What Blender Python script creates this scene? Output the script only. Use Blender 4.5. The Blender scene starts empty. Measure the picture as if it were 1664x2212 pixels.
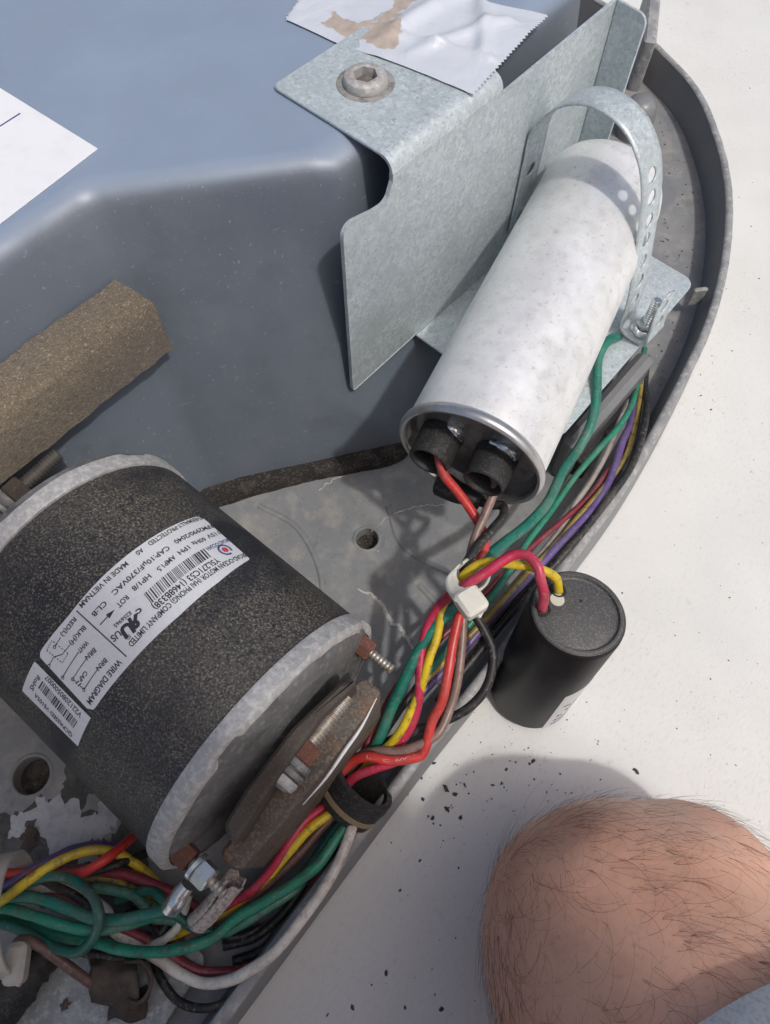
import bpy, bmesh, math, random
from mathutils import Vector as V, Matrix, noise
random.seed(7)
R_ = math.radians
scn = bpy.context.scene
S = 0.0008                      # one build unit is 0.8 mm
COL = scn.collection
# ------------------------------------------------------------------ camera
F, TILT, H = 1540.0, R_(25.8), 430.0
FW = V((0, math.sin(TILT), -math.cos(TILT))); UP = V((0, math.cos(TILT), math.sin(TILT))); RT = V((1, 0, 0))
O = V((0, 0, H))
cam_d = bpy.data.cameras.new('camera'); cam = bpy.data.objects.new('camera', cam_d); COL.objects.link(cam)
cam.location = O * S; cam.rotation_euler = (TILT, 0, 0)
cam_d.sensor_fit = 'VERTICAL'; cam_d.sensor_height = 24; cam_d.lens = F / 2212 * 24
cam_d.clip_start = 0.005; cam_d.clip_end = 200
scn.camera = cam
# ------------------------------------------------------------------ world, sun, exposure
SUN = V((0.36, -0.34, 0.88)).normalized()
w = bpy.data.worlds.new('World'); scn.world = w; w.use_nodes = True
nt = w.node_tree; nt.nodes.clear()
sky = nt.nodes.new('ShaderNodeTexSky'); sky.sky_type = 'NISHITA'; sky.sun_disc = False
sky.sun_elevation = math.asin(SUN.z); sky.sun_rotation = math.atan2(SUN.x, SUN.y)
sky.dust_density = 5.0; sky.air_density = 0.9; sky.ozone_density = 0.4
bg = nt.nodes.new('ShaderNodeBackground'); bg.inputs[1].default_value = 0.15
wo = nt.nodes.new('ShaderNodeOutputWorld')
nt.links.new(sky.outputs[0], bg.inputs[0]); nt.links.new(bg.outputs[0], wo.inputs[0])
sd = bpy.data.lights.new('sun', 'SUN'); sd.energy = 2.05; sd.angle = R_(2.4); sd.color = (1, 0.985, 0.955)
so = bpy.data.objects.new('sun', sd); COL.objects.link(so)
so.rotation_euler = (-SUN).to_track_quat('-Z', 'Y').to_euler(); so.location = SUN * 3
scn.view_settings.view_transform = 'Standard'; scn.view_settings.look = 'None'
scn.view_settings.exposure = -0.33; scn.view_settings.gamma = 1.0

# ------------------------------------------------------------------ measuring helpers (1664 x 2212 sheet)
def ray(u, v): return (FW * F + RT * (u - 832) + UP * (1106 - v)).normalized()
def onpl(u, v, p, n):
    r = ray(u, v); return O + r * ((V(p) - O).dot(n) / r.dot(n))
def at(u, v, z): return onpl(u, v, (0, 0, z), V((0, 0, 1)))
def K(x0, y0, s=.66106):
    return lambda px, py: ((x0 + s * px) / 1.8173, (y0 + s * py) / 1.8173)
K4 = K(1500, 1500); K5 = K(0, 1700); K6 = K(600, 2300); K7 = K(0, 2900)
def W(k, pts): return [at(*k(a, b), z) for a, b, z in pts]

# ------------------------------------------------------------------ object helpers
def tag(o, label=None, cat=None, group=None, kind=None):
    if label: o['label'] = label
    if cat: o['category'] = cat
    if group: o['group'] = group
    if kind: o['kind'] = kind
    return o
def thing(name, loc, label, cat, group=None):
    o = bpy.data.objects.new(name, None); COL.objects.link(o); o.location = V(loc) * S; o.empty_display_size = .01
    return tag(o, label, cat, group)
class MB:
    def __init__(s): s.v = []; s.f = []; s.sm = []
    def add(s, vs, fs, smooth=True):
        b = len(s.v); s.v += [V(x) for x in vs]; s.f += [[i + b for i in f] for f in fs]; s.sm += [smooth] * len(fs); return s
def obj(name, mb, mat, parent=None, auto=40):
    me = bpy.data.meshes.new(name)
    me.from_pydata([tuple(p * S) for p in mb.v], [], mb.f)
    me.polygons.foreach_set('use_smooth', mb.sm)
    bm = bmesh.new(); bm.from_mesh(me); bmesh.ops.recalc_face_normals(bm, faces=bm.faces)
    bm.to_mesh(me); bm.free()
    if auto:
        try: me.set_sharp_from_angle(angle=R_(auto))
        except Exception: pass
    me.update(); me.materials.append(mat)
    o = bpy.data.objects.new(name, me); COL.objects.link(o)
    if parent:
        o.parent = parent
        if parent.type == 'EMPTY': o.matrix_parent_inverse = Matrix.Translation(parent.location).inverted()
    return o
def cat_rom(P, n=8):
    P = [V(p) for p in P]
    Q = [P[0] * 2 - P[1]] + P + [P[-1] * 2 - P[-2]]; out = []
    for i in range(1, len(Q) - 2):
        a, b, c, d = Q[i - 1:i + 3]
        def kn(t, p, q): return t + max((q - p).length, 1e-3) ** .5
        t0 = 0; t1 = kn(t0, a, b); t2 = kn(t1, b, c); t3 = kn(t2, c, d)
        for k in range(n):
            t = t1 + (t2 - t1) * k / n
            A1 = a * ((t1 - t) / (t1 - t0)) + b * ((t - t0) / (t1 - t0)); A2 = b * ((t2 - t) / (t2 - t1)) + c * ((t - t1) / (t2 - t1)); A3 = c * ((t3 - t) / (t3 - t2)) + d * ((t - t2) / (t3 - t2))
            B1 = A1 * ((t2 - t) / (t2 - t0)) + A2 * ((t - t0) / (t2 - t0)); B2 = A2 * ((t3 - t) / (t3 - t1)) + A3 * ((t - t1) / (t3 - t1))
            out.append(B1 * ((t2 - t) / (t2 - t1)) + B2 * ((t - t1) / (t2 - t1)))
    out.append(P[-1]); return out
def tube(mb, P, r, seg=12, caps=True, rough=0.0):
    if not callable(r): rr = r; r = lambda t: rr
    n = len(P); vs = []; fs = []
    T = (P[1] - P[0]).normalized(); N = T.orthogonal().normalized()
    for i in range(n):
        T2 = (P[min(i + 1, n - 1)] - P[max(i - 1, 0)]).normalized()
        N = (N - T2 * N.dot(T2)).normalized(); B = T2.cross(N)
        for k in range(seg):
            a = 2 * math.pi * k / seg; q = r(i / (n - 1))
            p = P[i] + (N * math.cos(a) + B * math.sin(a)) * q
            if rough: p += (p - P[i]).normalized() * rough * noise.noise(p * .35)
            vs.append(p)
    for i in range(n - 1):
        for k in range(seg):
            a = i * seg + k; b = i * seg + (k + 1) % seg; fs.append([a, b, b + seg, a + seg])
    if caps: fs += [list(range(seg))[::-1], list(range((n - 1) * seg, n * seg))]
    mb.add(vs, fs); return mb
def frame(ax):
    ax = V(ax).normalized(); x = ax.orthogonal().normalized(); return x, ax.cross(x), ax
def revolve(mb, prof, o, ax, seg=48, smooth=True, xdir=None):
    """prof: (radius, height along axis) list; radius 0 closes to a point"""
    o = V(o); x, y, z = frame(ax)
    if xdir: x = V(xdir).normalized(); y = z.cross(x)
    vs = []; rings = []
    for r, h in prof:
        if r < 1e-6: rings.append([len(vs)]); vs.append(o + z * h)
        else:
            rings.append(list(range(len(vs), len(vs) + seg)))
            for k in range(seg):
                a = 2 * math.pi * k / seg; vs.append(o + z * h + x * (r * math.cos(a)) + y * (r * math.sin(a)))
    fs = []
    for A, B in zip(rings, rings[1:]):
        for k in range(seg):
            j = (k + 1) % seg
            if len(A) == 1 and len(B) == 1: continue
            if len(A) == 1: fs.append([A[0], B[j], B[k]])
            elif len(B) == 1: fs.append([A[k], A[j], B[0]])
            else: fs.append([A[k], A[j], B[j], B[k]])
    mb.add(vs, fs, smooth); return mb
def rpoly(pts, rad, n=6):
    """round the corners of a 2D polygon; rad: number or list"""
    out = []; m = len(pts); pts = [V((p[0], p[1])) for p in pts]
    for i in range(m):
        r = rad[i] if isinstance(rad, (list, tuple)) else rad
        p, a, b = pts[i], pts[i - 1], pts[(i + 1) % m]
        d1 = (a - p); d2 = (b - p); l1, l2 = d1.length, d2.length; d1.normalize(); d2.normalize()
        if r <= 0: out.append(p); continue
        ang = d1.angle(d2); t = min(r / math.tan(ang / 2), l1 * .45, l2 * .45); rr = t * math.tan(ang / 2)
        c = p + (d1 + d2).normalized() * (rr / math.sin(ang / 2))
        s, e = p + d1 * t - c, p + d2 * t - c
        a0 = math.atan2(s.y, s.x); da = (math.atan2(e.y, e.x) - a0 + math.pi) % (2 * math.pi) - math.pi
        for k in range(n + 1):
            g = a0 + da * k / n; out.append(c + V((math.cos(g), math.sin(g))) * s.length)
    return out
def off2(poly, d):
    """move a closed 2D polygon inwards by d"""
    m = len(poly); ar = sum(poly[i - 1].x * poly[i].y - poly[i].x * poly[i - 1].y for i in range(m)); sg = 1 if ar > 0 else -1
    out = []
    for i in range(m):
        a, p, b = poly[i - 1], poly[i], poly[(i + 1) % m]
        e1 = p - a; e2 = b - p
        if e1.length < 1e-6: e1 = e2
        if e2.length < 1e-6: e2 = e1
        e1 = e1.normalized(); e2 = e2.normalized()
        n1 = V((-e1.y, e1.x)) * sg; n2 = V((-e2.y, e2.x)) * sg; nn = n1 + n2
        if nn.length < 1e-4: nn = n1
        nn.normalize(); out.append(p + nn * (d / max(nn.dot(n1), .4)))
    return out
def slab(mb, poly, o, ex, ey, th, bev=.5):
    """thick plate: polygon in (ex, ey) at o, thickness th along ex x ey"""
    o, ex, ey = V(o), V(ex), V(ey); ez = ex.cross(ey); m = len(poly); vs = []
    for d, h in ((bev, 0), (0, bev), (0, th - bev), (bev, th)):
        for p in (off2(poly, d) if d else poly): vs.append(o + ex * p.x + ey * p.y + ez * h)
    fs = []
    for r in range(3):
        for k in range(m):
            j = (k + 1) % m; fs.append([r * m + k, r * m + j, r * m + m + j, r * m + m + k])
    fs += [list(range(m))[::-1], list(range(3 * m, 4 * m))]
    mb.add(vs, fs); return mb
def P2(*l): return [V(p) for p in l]
def bar(mb, a, b, w, h, up=V((0, 0, 1)), bev=1.0):
    """box from a to b, width w, height h below the a-b line"""
    a, b = V(a), V(b); d = b - a; L = d.length; d.normalize(); s = d.cross(up).normalized(); u = s.cross(d)
    return slab(mb, rpoly([(0, -w / 2), (L, -w / 2), (L, w / 2), (0, w / 2)], bev * 1.5, 3), a - u * h, d, u.cross(d), h, bev)
def prism(mb, n, r, o, ax, h, xd=None, ch=.12):
    x, y, z = frame(ax)
    if xd: x = V(xd).normalized(); y = z.cross(x)
    o = V(o); m = n; vs = []
    for q, hh in ((1 - ch, 0), (1, ch * r), (1, h - ch * r), (1 - ch, h)):
        for k in range(m):
            a = 2 * math.pi * k / m; vs.append(o + z * hh + (x * math.cos(a) + y * math.sin(a)) * r * q)
    fs = []
    for rr in range(3):
        for k in range(m): j = (k + 1) % m; fs.append([rr * m + k, rr * m + j, rr * m + m + j, rr * m + m + k])
    fs += [list(range(m))[::-1], list(range(3 * m, 4 * m))]
    mb.add(vs, fs, False); return mb
def thread(mb, a, b, r, pitch=2.0, seg=20):
    a, b = V(a), V(b); L = (b - a).length; n = max(3, int(L / pitch)); pr = [(0, 0), (r * .8, 0)]
    for i in range(n):
        h = L * i / n; q = L / n; pr += [(r * .82, h + q * .1), (r, h + q * .45), (r, h + q * .6), (r * .82, h + q * .95)]
    pr += [(r * .7, L), (0, L + .3)]
    return revolve(mb, pr, a, b - a, seg)

# ------------------------------------------------------------------ materials
def mat(name, col, rough=.5, metal=0.0, layers=(), bump=(), rvar=None, coat=0, sss=None, trans=0, vor=None, spec=.5, sheen=0, skyglare=None, coatr=.2):
    m = bpy.data.materials.new(name); m.use_nodes = True; t = m.node_tree; N, L = t.nodes, t.links
    b = N['Principled BSDF']; tc = N.new('ShaderNodeTexCoord').outputs['Object']
    b.inputs['Roughness'].default_value = rough; b.inputs['Metallic'].default_value = metal
    b.inputs['Specular IOR Level'].default_value = spec; b.inputs['Coat Weight'].default_value = coat; b.inputs['Coat Roughness'].default_value = coatr
    if sheen: b.inputs['Sheen Weight'].default_value = sheen
    if trans: b.inputs['Transmission Weight'].default_value = trans
    if sss: b.inputs['Subsurface Weight'].default_value = sss[0]; b.inputs['Subsurface Radius'].default_value = sss[1]; b.inputs['Subsurface Scale'].default_value = sss[2]
    def noi(scale, detail=4, rg=.6, stretch=None, dist=0):
        n = N.new('ShaderNodeTexNoise'); n.inputs['Scale'].default_value = scale; n.inputs['Detail'].default_value = detail; n.inputs['Roughness'].default_value = rg; n.inputs['Distortion'].default_value = dist
        if stretch:
            mp = N.new('ShaderNodeMapping'); mp.inputs['Scale'].default_value = stretch[:3]
            src = tc
            if len(stretch) > 3:
                m0 = N.new('ShaderNodeMapping'); m0.inputs['Rotation'].default_value = (0, 0, stretch[3]); L.new(tc, m0.inputs[0]); src = m0.outputs[0]
            L.new(src, mp.inputs[0]); L.new(mp.outputs[0], n.inputs[0])
        else: L.new(tc, n.inputs[0])
        return n.outputs[0]
    def rng(x, lo, hi, a=0., c=1.):
        r = N.new('ShaderNodeMapRange'); L.new(x, r.inputs[0]); r.inputs[1].default_value = lo; r.inputs[2].default_value = hi; r.inputs[3].default_value = a; r.inputs[4].default_value = c; return r.outputs[0]
    cur = None
    def rgb(c):
        r = N.new('ShaderNodeRGB'); r.outputs[0].default_value = (*c, 1); return r.outputs[0]
    cur = rgb(col)
    if vor:
        vn = N.new('ShaderNodeTexVoronoi'); vn.inputs['Scale'].default_value = vor[0]; L.new(tc, vn.inputs[0])
        mx = N.new('ShaderNodeMix'); mx.data_type = 'RGBA'; mx.blend_type = 'MULTIPLY'; mx.inputs[0].default_value = vor[1]
        L.new(cur, mx.inputs[6]); bw = N.new('ShaderNodeRGBToBW'); L.new(vn.outputs['Color'], bw.inputs[0]); L.new(rng(bw.outputs[0], 0, 1, .55, 1.25), mx.inputs[7]); cur = mx.outputs[2]
    for ly in layers:
        scale, lo, hi, c2, fac = ly[:5]; kw = dict(ly[5]) if len(ly) > 5 else {}
        md_ = kw.pop('mod', None) if kw else None
        f = rng(noi(scale, **kw), lo, hi, 0, fac)
        if md_:
            mq = N.new('ShaderNodeMath'); mq.operation = 'MULTIPLY'; L.new(f, mq.inputs[0]); L.new(rng(noi(md_[0], 5), md_[1], md_[2]), mq.inputs[1]); f = mq.outputs[0]
        mx = N.new('ShaderNodeMix'); mx.data_type = 'RGBA'; L.new(f, mx.inputs[0]); L.new(cur, mx.inputs[6]); mx.inputs[7].default_value = (*c2, 1); cur = mx.outputs[2]
    if skyglare:  # paler blue on upward faces, sky glare painted into the colour
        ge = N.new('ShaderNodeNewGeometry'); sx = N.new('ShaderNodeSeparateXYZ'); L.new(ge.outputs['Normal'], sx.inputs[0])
        f1 = rng(sx.outputs[2], .55, .97, 0, skyglare[1]); f2 = rng(noi(22), .25, .7, .75, 1.0)
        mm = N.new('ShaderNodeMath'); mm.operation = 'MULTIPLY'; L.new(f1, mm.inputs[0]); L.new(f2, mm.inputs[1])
        mx = N.new('ShaderNodeMix'); mx.data_type = 'RGBA'; L.new(mm.outputs[0], mx.inputs[0]); L.new(cur, mx.inputs[6]); mx.inputs[7].default_value = (*skyglare[0], 1); cur = mx.outputs[2]
    L.new(cur, b.inputs['Base Color'])
    if rvar: L.new(rng(noi(rvar[0]), .3, .7, rvar[1], rvar[2]), b.inputs['Roughness'])
    prev = None
    for bp in bump:
        scale, st, ds = bp[:3]; kw = bp[3] if len(bp) > 3 else {}
        n = N.new('ShaderNodeBump'); n.inputs['Strength'].default_value = st; n.inputs['Distance'].default_value = ds * S
        L.new(noi(scale, **kw), n.inputs['Height'])
        if prev: L.new(prev, n.inputs['Normal'])
        prev = n.outputs[0]
    if prev: L.new(prev, b.inputs['Normal'])
    return m
DUST = (.33, .27, .2)
M_roof = mat('roof_membrane', (.735, .738, .71), .75, layers=[(14, .4, .7, (.66, .665, .64), .7), (700, .52, .72, (.5, .5, .48), .5, dict(detail=5, stretch=(1, .4, 1, .7), mod=(9, .3, .62))), (5, .5, .7, (.62, .62, .6), .5), (160, .64, .76, (.5, .47, .42), .5)],
             bump=[(560, .32, .7, dict(detail=4, stretch=(1, .38, 1, .7), dist=1.5)), (1100, .25, .5)])
M_pan = mat('pan_plastic', (.20, .21, .22), .5, layers=[(30, .4, .68, (.29, .285, .275), .8), (90, .5, .7, (.36, .345, .31), .7), (40, .55, .75, (.15, .15, .15), .6), (260, .6, .74, (.13, .125, .12), .5), (420, .66, .74, (.55, .53, .48), .7), (900, .62, .72, (.42, .4, .37), .4)],
            bump=[(900, .12, .4), (60, .1, .6)], rvar=(80, .4, .65))
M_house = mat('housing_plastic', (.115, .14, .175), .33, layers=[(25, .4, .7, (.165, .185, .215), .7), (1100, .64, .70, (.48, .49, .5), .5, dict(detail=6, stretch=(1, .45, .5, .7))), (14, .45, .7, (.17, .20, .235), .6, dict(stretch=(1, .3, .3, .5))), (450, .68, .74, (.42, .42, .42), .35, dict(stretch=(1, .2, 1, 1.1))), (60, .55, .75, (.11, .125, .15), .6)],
              bump=[(1800, .05, .2)], rvar=(60, .38, .56), spec=.6, coat=.12, coatr=.35, skyglare=((.28, .355, .475), .85))
M_galv = mat('galvanised_steel', (.56, .63, .65), .42, .28, layers=[(60, .35, .7, (.47, .53, .55), .6), (500, .5, .66, (.74, .79, .8), .6), (800, .55, .68, (.27, .31, .32), .65), (30, .5, .75, (.42, .48, .5), .6)], vor=(420, .45), bump=[(700, .25, .4)], rvar=(300, .34, .5))
M_galv2 = mat('galvanised_weathered', (.36, .38, .38), .55, .25, layers=[(120, .42, .62, (.24, .26, .27), .8), (400, .5, .64, (.5, .52, .51), .7), (700, .58, .7, (.16, .17, .17), .6)], vor=(260, .4), bump=[(900, .15, .3)])
M_alu = mat('capacitor_aluminium', (.88, .885, .88), .42, .4, layers=[(40, .42, .68, (.68, .68, .67), .6), (130, .5, .7, (.62, .61, .58), .5), (420, .6, .71, (.42, .37, .31), .55, dict(mod=(25, .35, .6))), (800, .62, .70, (.22, .19, .16), .6, dict(mod=(40, .4, .6))), (150, .64, .74, (.50, .43, .34), .5)], bump=[(800, .12, .3), (150, .08, .6)], rvar=(200, .36, .55))
M_crimp = mat('crimped_metal', (.56, .56, .55), .3, .85, layers=[(200, .45, .7, (.4, .39, .37), .6)], bump=[(300, .08, .4)])
M_alud = mat('capacitor_lid_metal', (.36, .36, .35), .38, .7, layers=[(150, .45, .7, (.16, .15, .14), .8), (700, .6, .75, (.42, .38, .32), .5)], bump=[(700, .1, .3)])
M_motor = mat('motor_paint', (.017, .018, .02), .5, layers=[(30, .42, .7, (.034, .033, .031), .9), (1000, .42, .64, (.16, .138, .11), .54, dict(mod=(17, .33, .58))), (1400, .52, .66, (.38, .335, .27), .6, dict(mod=(23, .28, .56))), (60, .5, .72, (.075, .067, .056), .6, dict(mod=(14, .4, .65))), (24, .5, .62, (.013, .014, .02), .85, dict(stretch=(1, .35, .5, .3)))], bump=[(1000, .4, .5), (300, .12, .5)])
M_cast = mat('cast_aluminium', (.41, .405, .40), .6, .2, layers=[(70, .4, .7, (.36, .355, .345), .7), (420, .45, .62, (.6, .59, .57), .7), (500, .6, .72, (.2, .175, .15), .6)], bump=[(450, .6, .9), (1200, .3, .4)])
M_castd = mat('end_bell_metal', (.19, .19, .19), .6, .2, layers=[(60, .4, .65, (.09, .09, .088), .85), (400, .52, .68, (.33, .32, .3), .6)], bump=[(700, .3, .5)])
M_rust = mat('rusty_steel', (.112, .097, .082), .8, .1, layers=[(60, .42, .6, (.075, .055, .042), .85), (70, .53, .66, (.2, .1, .055), .75), (900, .48, .68, (.27, .235, .19), .6), (300, .55, .7, (.05, .042, .036), .6)], bump=[(400, .7, .9), (1200, .4, .4)])
M_rustr = mat('red_rust_nut', (.15, .062, .042), .8, 0, layers=[(200, .4, .65, (.12, .05, .035), .8), (900, .55, .75, (.42, .24, .17), .6)], bump=[(900, .5, .5)])
M_thread = mat('worn_thread_steel', (.42, .39, .35), .45, .6, layers=[(300, .45, .65, (.26, .19, .13), .7), (1500, .55, .75, (.6, .57, .52), .5)], bump=[(1500, .2, .3)])
M_threadd = mat('shaded_thread_steel', (.13, .12, .11), .55, .4, layers=[(300, .45, .65, (.09, .07, .055), .7), (1500, .6, .75, (.3, .28, .25), .5)])  # thread steel darkened to carry the shade under the felt strip
M_zinc = mat('zinc_plated', (.72, .75, .74), .22, .85, layers=[(300, .5, .7, (.45, .47, .47), .5)], bump=[(700, .06, .3)])
M_black = mat('black_rubber', (.018, .018, .019), .6, layers=[(900, .5, .72, (.13, .12, .105), .6), (60, .45, .7, (.04, .038, .036), .8)], bump=[(1300, .3, .4)])
M_capblk = mat('start_capacitor_case', (.009, .009, .011), .42, spec=.25, layers=[(50, .45, .7, (.028, .027, .026), .7), (400, .64, .74, (.12, .105, .09), .4)], bump=[(60, .12, .8), (1200, .06, .2)])
M_captop = mat('start_capacitor_top', (.075, .075, .075), .55, layers=[(60, .42, .68, (.11, .105, .1), .8), (1300, .5, .68, (.27, .25, .22), .55), (40, .58, .66, (.05, .075, .15), .7)], bump=[(1300, .3, .4)])
M_foam = mat('insulation_felt', (.15, .12, .085), .95, layers=[(25, .4, .65, (.21, .165, .11), .8), (500, .45, .7, (.09, .075, .06), .8), (1500, .56, .7, (.52, .44, .33), .75), (900, .62, .7, (.6, .53, .42), .5, dict(detail=6, stretch=(1, .35, 1, .8)))], bump=[(700, .8, 1.5), (1800, .6, .8)], sheen=.2)
M_gasket = mat('gasket_foam', (.022, .02, .019), .95, layers=[(150, .5, .7, (.09, .075, .06), .7), (900, .55, .7, (.2, .17, .14), .6)], bump=[(600, .7, 1.2)])
M_tape = mat('foil_tape', (.64, .68, .74), .52, .08, layers=[(60, .5, .75, (.58, .6, .66), .6), (200, .62, .72, (.5, .48, .48), .4)], bump=[(35, .5, 3, dict(stretch=(1, .4, 1, .5), dist=1)), (300, .12, .4)])
def wear(m, other, lo=.47, hi=.53):
    t = m.node_tree; N, L = t.nodes, t.links; b = N['Principled BSDF']; at_ = N.new('ShaderNodeAttribute'); at_.attribute_name = 'wear'
    tc = N.new('ShaderNodeTexCoord').outputs['Object']; n = N.new('ShaderNodeTexNoise'); n.inputs['Scale'].default_value = 160; n.inputs['Detail'].default_value = 6; L.new(tc, n.inputs[0])
    ma_ = N.new('ShaderNodeMath'); ma_.operation = 'MULTIPLY_ADD'; L.new(n.outputs[0], ma_.inputs[0]); ma_.inputs[1].default_value = .7; L.new(at_.outputs['Fac'], ma_.inputs[2])
    r = N.new('ShaderNodeMapRange'); L.new(ma_.outputs[0], r.inputs[0]); r.inputs[1].default_value = lo + .35; r.inputs[2].default_value = hi + .35
    n2 = N.new('ShaderNodeTexNoise'); n2.inputs['Scale'].default_value = 260; n2.inputs['Detail'].default_value = 5; L.new(tc, n2.inputs[0]); cr = N.new('ShaderNodeMix'); cr.data_type = 'RGBA'
    r2 = N.new('ShaderNodeMapRange'); L.new(n2.outputs[0], r2.inputs[0]); r2.inputs[1].default_value = .35; r2.inputs[2].default_value = .68; L.new(r2.outputs[0], cr.inputs[0]); cr.inputs[6].default_value = (*other[0], 1); cr.inputs[7].default_value = (*other[1], 1)
    mx = N.new('ShaderNodeMix'); mx.data_type = 'RGBA'; L.new(r.outputs[0], mx.inputs[0]); src = b.inputs['Base Color'].links[0].from_socket; L.new(src, mx.inputs[6]); L.new(cr.outputs[2], mx.inputs[7]); L.new(mx.outputs[2], b.inputs['Base Color'])
    iv = N.new('ShaderNodeMath'); iv.operation = 'MULTIPLY_ADD'; L.new(r.outputs[0], iv.inputs[0]); iv.inputs[1].default_value = .4; iv.inputs[2].default_value = .38; L.new(iv.outputs[0], b.inputs['Roughness'])
wear(M_tape, ((.50, .43, .375), (.40, .335, .285)))
M_glue = mat('tape_residue', (.46, .39, .335), .7, layers=[(120, .45, .65, (.56, .5, .45), .7), (600, .55, .72, (.3, .24, .2), .6)], bump=[(300, .3, .4)])
M_paper = mat('paper', (.80, .81, .83), .8, layers=[(150, .5, .75, (.72, .73, .76), .6)], bump=[(900, .06, .2)])
M_label = mat('label_paper', (.68, .69, .71), .55, layers=[(900, .45, .7, (.58, .59, .6), .6), (90, .55, .75, (.6, .6, .6), .5), (2200, .68, .75, (.4, .38, .36), .4)], bump=[(900, .05, .2)])
M_ink = mat('black_ink', (.035, .035, .045), .6)
M_blue = mat('blue_ink', (.05, .07, .22), .6)
M_red = mat('red_ink', (.55, .06, .08), .6)
M_nylon = mat('nylon_tie', (.72, .71, .62), .4, layers=[(300, .5, .75, (.6, .57, .47), .5)], sss=(.3, (1, .9, .7), .002), bump=[(300, .05, .3)])
M_nylond = mat('dirty_nylon_tie', (.5, .47, .41), .5, layers=[(300, .45, .75, (.33, .3, .26), .6)], sss=(.2, (1, .9, .7), .002), bump=[(300, .08, .3)])
M_white = mat('white_paint', (.72, .72, .72), .6, layers=[(500, .55, .7, (.4, .37, .33), .6)])
M_cream = mat('cream_dot', (.6, .6, .5), .6, layers=[(900, .5, .7, (.5, .49, .4), .5)])
M_tan = mat('tan_strip', (.3, .225, .14), .8, layers=[(500, .5, .7, (.2, .15, .1), .6)], bump=[(900, .3, .4)])
M_sleeve = mat('woven_sleeve', (.5, .45, .42), .85, layers=[(700, .45, .62, (.2, .16, .14), .8), (120, .5, .7, (.62, .58, .55), .6)], bump=[(900, .6, .7)])
M_wad = mat('old_cloth_tape', (.065, .05, .04), .85, layers=[(90, .45, .65, (.11, .085, .065), .8), (900, .6, .72, (.2, .16, .13), .5)], bump=[(200, .5, 1), (900, .3, .5)])
M_skin = mat('skin', (.76, .435, .305), .5, layers=[(28, .42, .68, (.75, .385, .255), .8), (90, .5, .72, (.60, .31, .22), .6), (380, .56, .7, (.52, .25, .18), .5), (14, .5, .7, (.62, .37, .26), .6)], bump=[(420, .18, .5), (1500, .14, .25)], sss=(.2, (1, .35, .2), .004))
M_hair = mat('leg_hair', (.10, .052, .036), .5)
M_cloth = mat('grey_jersey', (.78, .78, .78), .9, layers=[(900, .45, .65, (.5, .5, .52), .7)], bump=[(1500, .5, .6), (90, .3, 1)], sheen=.3)
M_shirt = mat('shirt_cloth', (.2, .22, .26), .9, bump=[(900, .3, .5)])
M_fleck = mat('debris_fleck', (.05, .055, .055), .8, layers=[(300, .45, .65, (.11, .105, .1), .6)])
M_patch = mat('dried_sealant', (.46, .47, .5), .75, layers=[(200, .45, .65, (.33, .33, .36), .7), (900, .6, .7, (.15, .15, .15), .5)], bump=[(300, .6, .8)])
M_clearp = mat('boss_plastic', (.2, .205, .21), .35, layers=[(120, .45, .7, (.28, .28, .27), .7)], bump=[(300, .1, .4)])
def wmat(name, c, dirt=.5, d2=(.06, .05, .04), rough=.38):
    return mat(name, c, rough, layers=[(110, .45, .65, tuple(x * .68 for x in c), .7), (260, .54, .66, d2, dirt), (70, .56, .7, d2, dirt * .6), (600, .56, .7, (.3, .27, .22), .42), (45, .5, .72, (.24, .21, .18), .35)], bump=[(700, .08, .3)])
WM = dict(red=wmat('red_wire', (.62, .045, .04), .25), pink=wmat('crimson_wire', (.56, .03, .085), .3), maroon=wmat('maroon_wire', (.26, .035, .055), .45),
          yellow=wmat('yellow_wire', (.72, .52, .02), .55), ochre=wmat('dirty_yellow_wire', (.36, .26, .06), .8), teal=wmat('teal_wire', (.012, .18, .13), .4),
          green=wmat('green_wire', (.02, .24, .15), .55), dgreen=wmat('dark_green_wire', (.012, .13, .095), .4), pgreen=wmat('dusty_green_wire', (.06, .20, .14), .7), purple=wmat('purple_wire', (.14, .09, .27), .4),
          brown=wmat('brown_wire', (.16, .085, .07), .4), tan=wmat('dusty_brown_wire', (.26, .165, .14), .5), black=wmat('black_wire', (.016, .016, .017), .1, (.12, .1, .085), .5),
          white=wmat('white_wire', (.74, .7, .63), .5, (.28, .21, .15)), grey=wmat('grey_wire', (.4, .36, .33), .5, (.2, .15, .11)))
#@@PARTS
# ------------------------------------------------------------------ roof and pan
mb = MB(); n = 40; ext = 2600
vs = []; fs = []
for i in range(n + 1):
    for j in range(n + 1):
        x = -ext + 2 * ext * i / n; y = -ext + 2 * ext * j / n; vs.append((x, y, 0))
for i in range(n):
    for j in range(n): a = i * (n + 1) + j; fs.append([a, a + n + 1, a + n + 2, a + 1])
mb.add(vs, fs); tag(obj('roof', mb, M_roof), kind='structure')

ZF = 12
rimpx = [(1150, -60), (1270, -10), (1360, 48), (1425, 108), (1500, 190), (1545, 290), (1568, 385), (1572, 470), (1560, 580), (1530, 690), (1480, 800), (1400, 950), (1325, 1070), (1190, 1250), (1060, 1430), (880, 1655), (660, 1945), (480, 2185), (300, 2420), (100, 2700)]
rim = cat_rom([at(u, v, 40) for u, v in rimpx], 8)
pan = thing('base_pan', (0, 200, 0), 'grey moulded plastic pan with a curved raised rim lying on the white roof', 'pan')
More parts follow.
